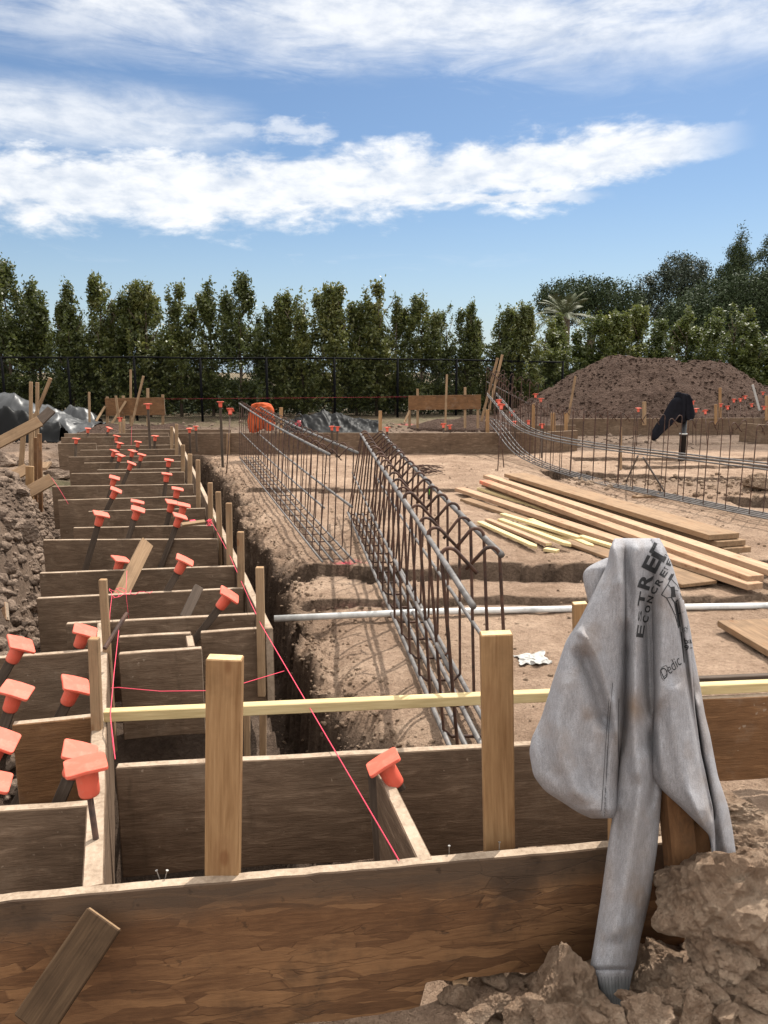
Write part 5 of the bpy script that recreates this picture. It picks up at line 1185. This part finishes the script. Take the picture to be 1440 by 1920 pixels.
# ------------------------------------------------------------------ sweatshirt
def c6(x, y): return x/2+940, y/2+960
RIDGES = [  # polyline in picture units, height towards the viewer, width
    ([(300, 450), (325, 478), (365, 560), (405, 690), (440, 850)], .017, 19), ([(300, 520), (350, 640), (385, 800)], -.022, 34), ([(405, 100), (432, 170), (455, 300), (462, 420)], .016, 24), ([(330, 330), (300, 400), (262, 470)], .003, 34),
    ([(240, 620), (215, 780), (230, 930), (300, 1080)], .014, 34), ([(160, 720), (150, 860), (200, 1000)], -.008, 26), ([(330, 760), (300, 900), (330, 1060)], -.01, 22), ([(416, 640), (404, 800), (390, 960), (388, 1140)], -.008, 5), ([(424, 700), (434, 860), (438, 940)], .007, 6),
    ([(505, 120), (510, 300), (502, 560), (500, 800), (505, 1000)], .016, 26), ([(545, 330), (552, 560), (560, 760)], -.013, 16), ([(470, 500), (462, 760), (450, 900)], -.012, 12), ([(540, 900), (500, 1200), (430, 1600)], .012, 30), ([(560, 820), (580, 960), (560, 1120)], -.01, 18),
    ([(440, 1120), (410, 1400)], -.008, 20), ([(600, 130), (610, 300), (602, 520), (590, 720)], .012, 24), ([(655, 330), (690, 540), (715, 720), (745, 900), (790, 1140)], -.02, 9),
    ([(640, 640), (650, 800), (690, 1000), (760, 1180)], .012, 34), ([(590, 800), (600, 980)], .008, 16), ([(740, 700), (775, 900), (820, 1120), (845, 1280)], .014, 22), ([(700, 1040), (760, 1190)], .006, 14)]
def ridge(x, y):
    d = np.zeros_like(x)
    for pl, amp, w in RIDGES:
        amp = amp*1.5
        py = np.array([p[1] for p in pl], float); px = np.array([p[0] for p in pl], float)
        if py[0] > py[-1]: py = py[::-1]; px = px[::-1]
        if abs(py[-1]-py[0]) > .6*abs(px[-1]-px[0]):
            o = np.argsort(py); t = np.exp(-((x-np.interp(y, py[o], px[o]))/w)**2)*sst(py.min()-30, py.min()+30, y)*sst(py.max()+30, py.max()-30, y)
        else:
            o = np.argsort(px); t = np.exp(-((y-np.interp(x, px[o], py[o]))/w)**2)*sst(px.min()-25, px.min()+25, x)*sst(px.max()+25, px.max()-25, x)
        d += amp*t
    return d
def lobe(rows, y0, bulge, back, lean=.12, step=7, nf=40, nb=14, squeeze=.9):
    rows = sorted(rows); yy = np.arange(rows[0][0], rows[-1][0]+.1, step); k = [r[0] for r in rows]
    xl = np.interp(yy, k, [r[1] for r in rows]); xr = np.interp(yy, k, [r[2] for r in rows])
    def sm(a):
        for _ in range(6): a[1:-1] = .25*a[:-2]+.5*a[1:-1]+.25*a[2:]
        return a
    xl = sm(xl); xr = sm(xr); n = nf+nb; V = []; Xp = []; Yp = []
    for i, y in enumerate(yy):
        c = (xl[i]+xr[i])/2; h = (xr[i]-xl[i])/2; t = (y-98)/1700; e = min(i, len(yy)-1-i)/5; e = min(1, e)**.5 if e > 0 else 0
        th = np.concatenate([np.linspace(math.pi, 0, nf, endpoint=False), np.linspace(0, -math.pi, nb, endpoint=False)])
        s = np.cos(th); px = c+h*s
        up = np.where(th > 0, np.sin(np.clip(th, 0, math.pi))**squeeze, -np.abs(np.sin(th))**.8)
        wob = .005*fbm(px*.02, np.full_like(px, y*.009), 5, 3)
        wob = wob+.008*(np.abs(fbm(px*.016+y*.002, np.full_like(px, y*.0045), 15, 2))-.25)
        b = min(1, h/55)
        dep = np.where(up >= 0, -bulge*b*up*(.25+.75*e)-(ridge(px, np.full_like(px, y))+wob)*np.clip(up*1.4, 0, 1), -back*b*up*(.25+.75*e))
        for a, d in zip(px, dep):
            q = c6(a, y); V.append(Q(q[0], q[1], y0-lean*t+d))
        Xp.append(px); Yp.append(np.full_like(px, y))
    m = len(yy); Fc = [(i*n+k_, (i+1)*n+k_, (i+1)*n+(k_+1) % n, i*n+(k_+1) % n) for i in range(m-1) for k_ in range(n)]
    Fc.append(tuple(range(n))); Fc.append(tuple((m-1)*n+k_ for k_ in range(n))[::-1])
    return V, Fc, np.concatenate(Xp), np.concatenate(Yp)
L0 = lobe([(172, 395, 425), (190, 350, 430), (210, 314, 430), (240, 303, 430), (290, 314, 420), (345, 328, 400), (380, 335, 390)], 1.60, .03, .03)
L1 = lobe([(99, 424, 470), (130, 408, 474), (200, 396, 472), (300, 346, 472), (410, 291, 472), (480, 243, 472), (640, 190, 470), (770, 150, 463), (850, 112, 455), (900, 104, 445), (990, 120, 438), (1050, 165, 437), (1090, 232, 436), (1132, 292, 434), (1150, 340, 420)], 1.575, .062, .05)
L2a = [(98, 440, 592), (200, 448, 606), (420, 455, 590), (640, 455, 582), (830, 450, 580), (940, 442, 594), (1050, 428, 602), (1150, 415, 594), (1250, 400, 586), (1450, 373, 558), (1600, 350, 522), (1700, 333, 503), (1738, 337, 486)]
L2 = lobe(L2a, 1.585, .052, .045, nf=44)
CUFF = lobe([(1690, 336, 500), (1725, 334, 494), (1745, 340, 488), (1770, 348, 484), (1800, 360, 478), (1830, 378, 470), (1850, 396, 460), (1862, 410, 450)], 1.585, .047, .04)
L3 = lobe([(99, 560, 594), (130, 565, 612), (200, 565, 642), (300, 562, 672), (360, 560, 688), (500, 566, 708), (650, 570, 720), (740, 571, 726), (900, 566, 748), (990, 565, 768), (1040, 598, 778), (1110, 676, 794), (1215, 784, 802), (1300, 790, 803), (1338, 796, 803)], 1.562, .05, .04)
L4 = lobe([(330, 640, 684), (420, 645, 706), (520, 652, 721), (650, 665, 746), (760, 682, 764), (830, 692, 782), (990, 722, 812), (1100, 750, 850), (1200, 772, 869), (1288, 792, 881), (1312, 800, 868), (1338, 800, 832)], 1.62, .045, .04)
org = Q(1185, 1010, 1.58)
def cloth(name, lobes, parent=None):
    V, Fc = join([(l[0], l[1]) for l in lobes]); o = world_mesh(name, V, Fc, M['fabric'], parent, True, origin=org if parent is None else None)
    Xp = np.concatenate([l[2] for l in lobes]); Yp = np.concatenate([l[3] for l in lobes])
    st = .35*np.clip(fbm(Xp*.012, Yp*.008, 3, 3)*2-.3, 0, 1)+np.exp(-((Xp-495)/34)**2-((Yp-735)/62)**2)*.9+.45*np.exp(-((Xp-530)/50)**2-((Yp-1380)/200)**2)+.3*np.exp(-((Xp-400)/40)**2-((Yp-1380)/160)**2)+.2*np.exp(-((Xp-340)/60)**2-((Yp-440)/50)**2)+.15*np.exp(-((Xp-330)/60)**2-((Yp-840)/60)**2)
    fattr(o.data, 'stain', st); fattr(o.data, 'wet', sst(1715, 1790, Yp)); return o
sw = cloth('sweatshirt', [L0, L1, L3]); tag(sw, 'grey hooded sweatshirt with dark back print hung over a post, one sleeve dangling', 'sweatshirt')
s_a = cloth('sleeve', [L2], sw); cloth('cuff', [CUFF], s_a); cloth('sleeve', [L4], sw)
# print on the cloth: letters laid on the surface
allV, allF = join([(l[0], l[1]) for l in (L0, L1, L2, CUFF, L3, L4)])
cb = BVHTree.FromPolygons([tuple(v) for v in allV], allF)
def c7(x, y): return x/4+1080, y/4+980
def glyph(ch, cx, cy, ang, w, h, shear=0.0, bold=0.0):
    cu = bpy.data.curves.new('t', 'FONT'); cu.body = ch; cu.size = 1; cu.shear = shear; cu.offset = bold; cu.resolution_u = 4
    o = bpy.data.objects.new('t', cu); C.objects.link(o); dg = bpy.context.evaluated_depsgraph_get(); dg.update(); me = o.evaluated_get(dg).to_mesh()
    bm = bmesh.new(); bm.from_mesh(me); o.evaluated_get(dg).to_mesh_clear(); bpy.data.objects.remove(o); bpy.data.curves.remove(cu)
    bmesh.ops.triangulate(bm, faces=bm.faces)
    for _ in range(3):
        lg = [e for e in bm.edges if e.calc_length() > .12]
        if lg: bmesh.ops.subdivide_edges(bm, edges=lg, cuts=1); bmesh.ops.triangulate(bm, faces=bm.faces)
    P_ = np.array([v.co[:2] for v in bm.verts]); Fc = [[v.index for v in f.verts] for f in bm.faces] if bm.verts.index_update() is None else []
    bm.free(); mn, mx = P_.min(0), P_.max(0); P_ = (P_-(mn+mx)/2)/(mx-mn)*np.array([w, h])
    c, s = math.cos(R(ang)), math.sin(R(ang))
    return [(cx+p[0]*c-p[1]*s, cy-(p[0]*s+p[1]*c)) for p in P_], Fc
def flat_poly(pts, w):
    V = []; Fc = []
    for (a, b) in zip(pts, pts[1:]):
        L = math.hypot(b[0]-a[0], b[1]-a[1]); nx_, ny_ = -(b[1]-a[1])/L*w/2, (b[0]-a[0])/L*w/2; k = max(1, int(L/14))
        for i in range(k):
            t0, t1 = i/k, (i+1)/k; q = len(V)
            for t, sg in ((t0, 1), (t1, 1), (t1, -1), (t0, -1)): V.append((a[0]+(b[0]-a[0])*t+sg*nx_, a[1]+(b[1]-a[1])*t+sg*ny_))
            Fc.append([q, q+1, q+2, q+3])
    return V, Fc
def onto(shapes, name, off=.0012):
    V = []; Fc = []
    for pts, fs in shapes:
        idx = {}
        for i, p in enumerate(pts):
            q = c7(*p); r = ray(*q).normalized(); h = cb.ray_cast(camp, r)
            if h[0] is not None: idx[i] = len(V); V.append(h[0]-r*off)
        for f_ in fs:
            if all(i in idx for i in f_):
                z = [V[idx[i]] for i in f_]
                if max((z[0]-a_).length for a_ in z) < .06: Fc.append(tuple(idx[i] for i in f_))
    o = world_mesh(name, V, Fc, M['print'], sw); return o
big = [glyph('L', 640, 222, 60, 118, 112, 0, .035), glyph('E', 566, 312, 63, 106, 118, 0, .035), glyph('R', 522, 440, 72, 118, 92, 0, .035), glyph('T', 494, 572, 80, 110, 46, 0, .03), glyph('S', 480, 700, 84, 80, 24, 0, .0), glyph('E', 484, 814, 82, 92, 54, 0, .02)]
big.append(flat_poly([(560, 226), (600, 150)], 26))
onto(big, 'large_letters')
sm = [glyph(c, x, y, a, w, h, 0, .03) for c, x, y, a, w, h in (('C', 522, 724, 74, 52, 44), ('O', 538, 648, 74, 54, 40), ('N', 556, 576, 72, 52, 42), ('C', 585, 508, 64, 54, 46), ('R', 622, 446, 58, 54, 48), ('E', 657, 382, 56, 50, 48), ('T', 676, 345, 60, 20, 36), ('E', 702, 296, 66, 52, 40))]
onto(sm, 'small_letters')
ck = [flat_poly(p, w) for p, w in (([(640, 540), (690, 462), (712, 420), (740, 370)], 7), ([(640, 540), (680, 565), (720, 640), (745, 700), (770, 790)], 7), ([(690, 462), (720, 500), (715, 560), (680, 565)], 6), ([(720, 500), (780, 515)], 5), ([(740, 600), (790, 560), (780, 515), (760, 470), (712, 420)], 5),
                              ([(745, 690), (815, 668)], 6), ([(755, 650), (740, 600), (715, 560)], 9), ([(700, 430), (735, 372)], 22), ([(725, 480), (735, 560)], 30), ([(745, 600), (762, 690), (775, 780)], 20), ([(790, 820), (800, 940), (812, 1050)], 8))]
onto(ck, 'cracked_pattern')
sc = [glyph('Dedic', 708, 1086, 42, 190, 76, .45, -.006), glyph('ity', 822, 800, 34, 62, 52, .45, 0), glyph('ba', 840, 886, 8, 56, 46, 0, .02), glyph('9-', 842, 936, 8, 60, 42, 0, .02)]
sc.append(flat_poly([(660, 1185), (640, 1160), (632, 1120), (645, 1085), (675, 1070), (690, 1090), (680, 1140), (655, 1160)], 4))
onto(sc, 'script_letters')
def c67(pts): return [((x/2+940-1080)*4, (y/2+960-980)*4) for x, y in pts]
def stitch(name, lines, w, parent):
    old = M['print']; M['print'] = M['thread']; o = onto([flat_poly(c67(l), w) for l in lines], name, .0008); M['print'] = old
    return o
stitch('seam', [[(418, 640), (410, 720), (403, 820), (396, 960), (390, 1060), (387, 1142)], [(404, 700), (392, 860), (384, 1000), (376, 1120)]], 4, sw)
stitch('seam', [[(441, 700), (438, 820), (441, 940)]], 5, sw)
stitch('cuff_ribbing', [[(348+i*13, 1742), (356+i*12, 1790), (384+i*8, 1846)] for i in range(11)], 3, sw)
# ------------------------------------------------------------------ sky, sun, view
SUN_EL, SUN_AZ = R(57), R(33)                     # azimuth from +Y towards +X
sd = Vector((math.sin(SUN_AZ)*math.cos(SUN_EL), math.cos(SUN_AZ)*math.cos(SUN_EL), math.sin(SUN_EL)))
L = bpy.data.lights.new('sun', 'SUN'); L.energy = SUN_E; L.angle = R(.5); L.color = (1, .95, .87)
lo = bpy.data.objects.new('sun', L); C.objects.link(lo); lo.rotation_euler = sd.to_track_quat('Z', 'Y').to_euler(); lo.location = (5, 10, 20)
W = bpy.data.worlds.new('World'); bpy.context.scene.world = W; W.use_nodes = True
nt = W.node_tree; bg = nt.nodes['Background']; g = G(nt)
sky = nt.nodes.new('ShaderNodeTexSky'); sky.sky_type = 'NISHITA'; sky.sun_disc = False; sky.sun_elevation = SUN_EL; sky.sun_rotation = SUN_AZ
sky.air_density = 1.0; sky.dust_density = .6; sky.ozone_density = 1.6
dx, dy, dz = g.sep(g.coord('Generated'))
az = dx._m('ARCTAN2', dy)*57.2958; el = dz._m('ARCSINE')*57.2958
cx = nt.nodes.new('ShaderNodeCombineXYZ'); link(nt, az*.1, cx.inputs[0]); link(nt, el*.24, cx.inputs[1])
cv = cx.outputs[0]
cx2 = nt.nodes.new('ShaderNodeCombineXYZ'); link(nt, az*.1+el*.05, cx2.inputs[0]); link(nt, el*.55, cx2.inputs[1]); link(nt, 3.1, cx2.inputs[2])
n1 = g.noise(cv, 1.3, 9, .58, .4); n2 = g.noise(cv, 4.2, 8, .6, .2); wisp = g.noise(cx2.outputs[0], 1.1, 9, .62, 1.2)
# the long band: centre line and half thickness change with azimuth
t = (az+28).step(0, 54) if 0 else ((az+28)*(1/54)).sat()
cen = 11.3+t*3.1; half = 3.3-t*1.3-az.step(14, 25)*1.3
d = ((el-cen)/half).abs()
band = ((1.25-d)+(n1-.5)*2.6+(n2-.5)*1.1).step(.16, .85)*az.step(24.8, 18.5)*az.abs().step(60, 40)
low = ((el-(11.9-.02*az))/.8).abs(); band2 = ((1.1-low)+(n1-.5)*2.2+(n2-.5)*1.4).step(.35, .8)*az.step(16.5, 11)*az.step(-8, 2)
pk = (1-((az-3)/13).abs().mn(1))*(1-((el-20.6)/3.2).abs().mn(1))
top = (el-(19.2+(wisp-.5)*5.0-az.step(4, 14)*1.2)).step(-.8, 3.0)*(n1*.55+wisp*.65+pk*.4).step(.3, .72)
veil = (az.step(-3, -15)*(1-((el-15.7)/4.0).abs().mn(1))*1.7*(wisp*.8+n1*.5)).step(.25, 1.1)*.8
puff2 = (az.step(-1, -5)*az.step(-19, -12)*(1-((el-15.9)/1.6).abs().mn(1))+(n2-.5)*1.8).step(.4, 1.0)*.6
streak = wisp.step(.56, .85)*.3*el.step(3, 9)
base = el.step(13, 1.0)*.42
other = ((el-26).step(0, 8).mx(az.abs().step(45, 75)*el.step(4, 14)))*((n1*.6+wisp*.5).step(.25, .6)*.5+.45)
mask = band.mx(band2).mx(top*.9).mx(veil).mx(puff2).mx(streak)
shade = (n2*.5+n1*.5).step(.32, .62)
lum = g.ramp(shade, [(0, (3.5, 3.75, 4.15)), (1, (5.0, 5.05, 5.1))])
tint = g.mix(1.0, sky.outputs[0], SKY_TINT, 'MULTIPLY')
c1 = g.mix(base.sat(), tint, (2.9, 3.5, 4.1)); c2 = g.mix((mask*(.8+shade*.16)).sat(), c1, lum)
c3 = g.mix(other, c2, (9.6, 9.4, 9.1)); link(nt, c3, bg.inputs['Color']); bg.inputs['Strength'].default_value = SKY_S
sc_ = bpy.context.scene
sc_.view_settings.view_transform = 'Standard'; sc_.view_settings.look = 'None'; sc_.view_settings.gamma = 1; sc_.view_settings.exposure = EXPO
sc_.cycles.max_bounces = 6; sc_.cycles.diffuse_bounces = 3; sc_.cycles.transparent_max_bounces = 4; sc_.cycles.use_denoising = True
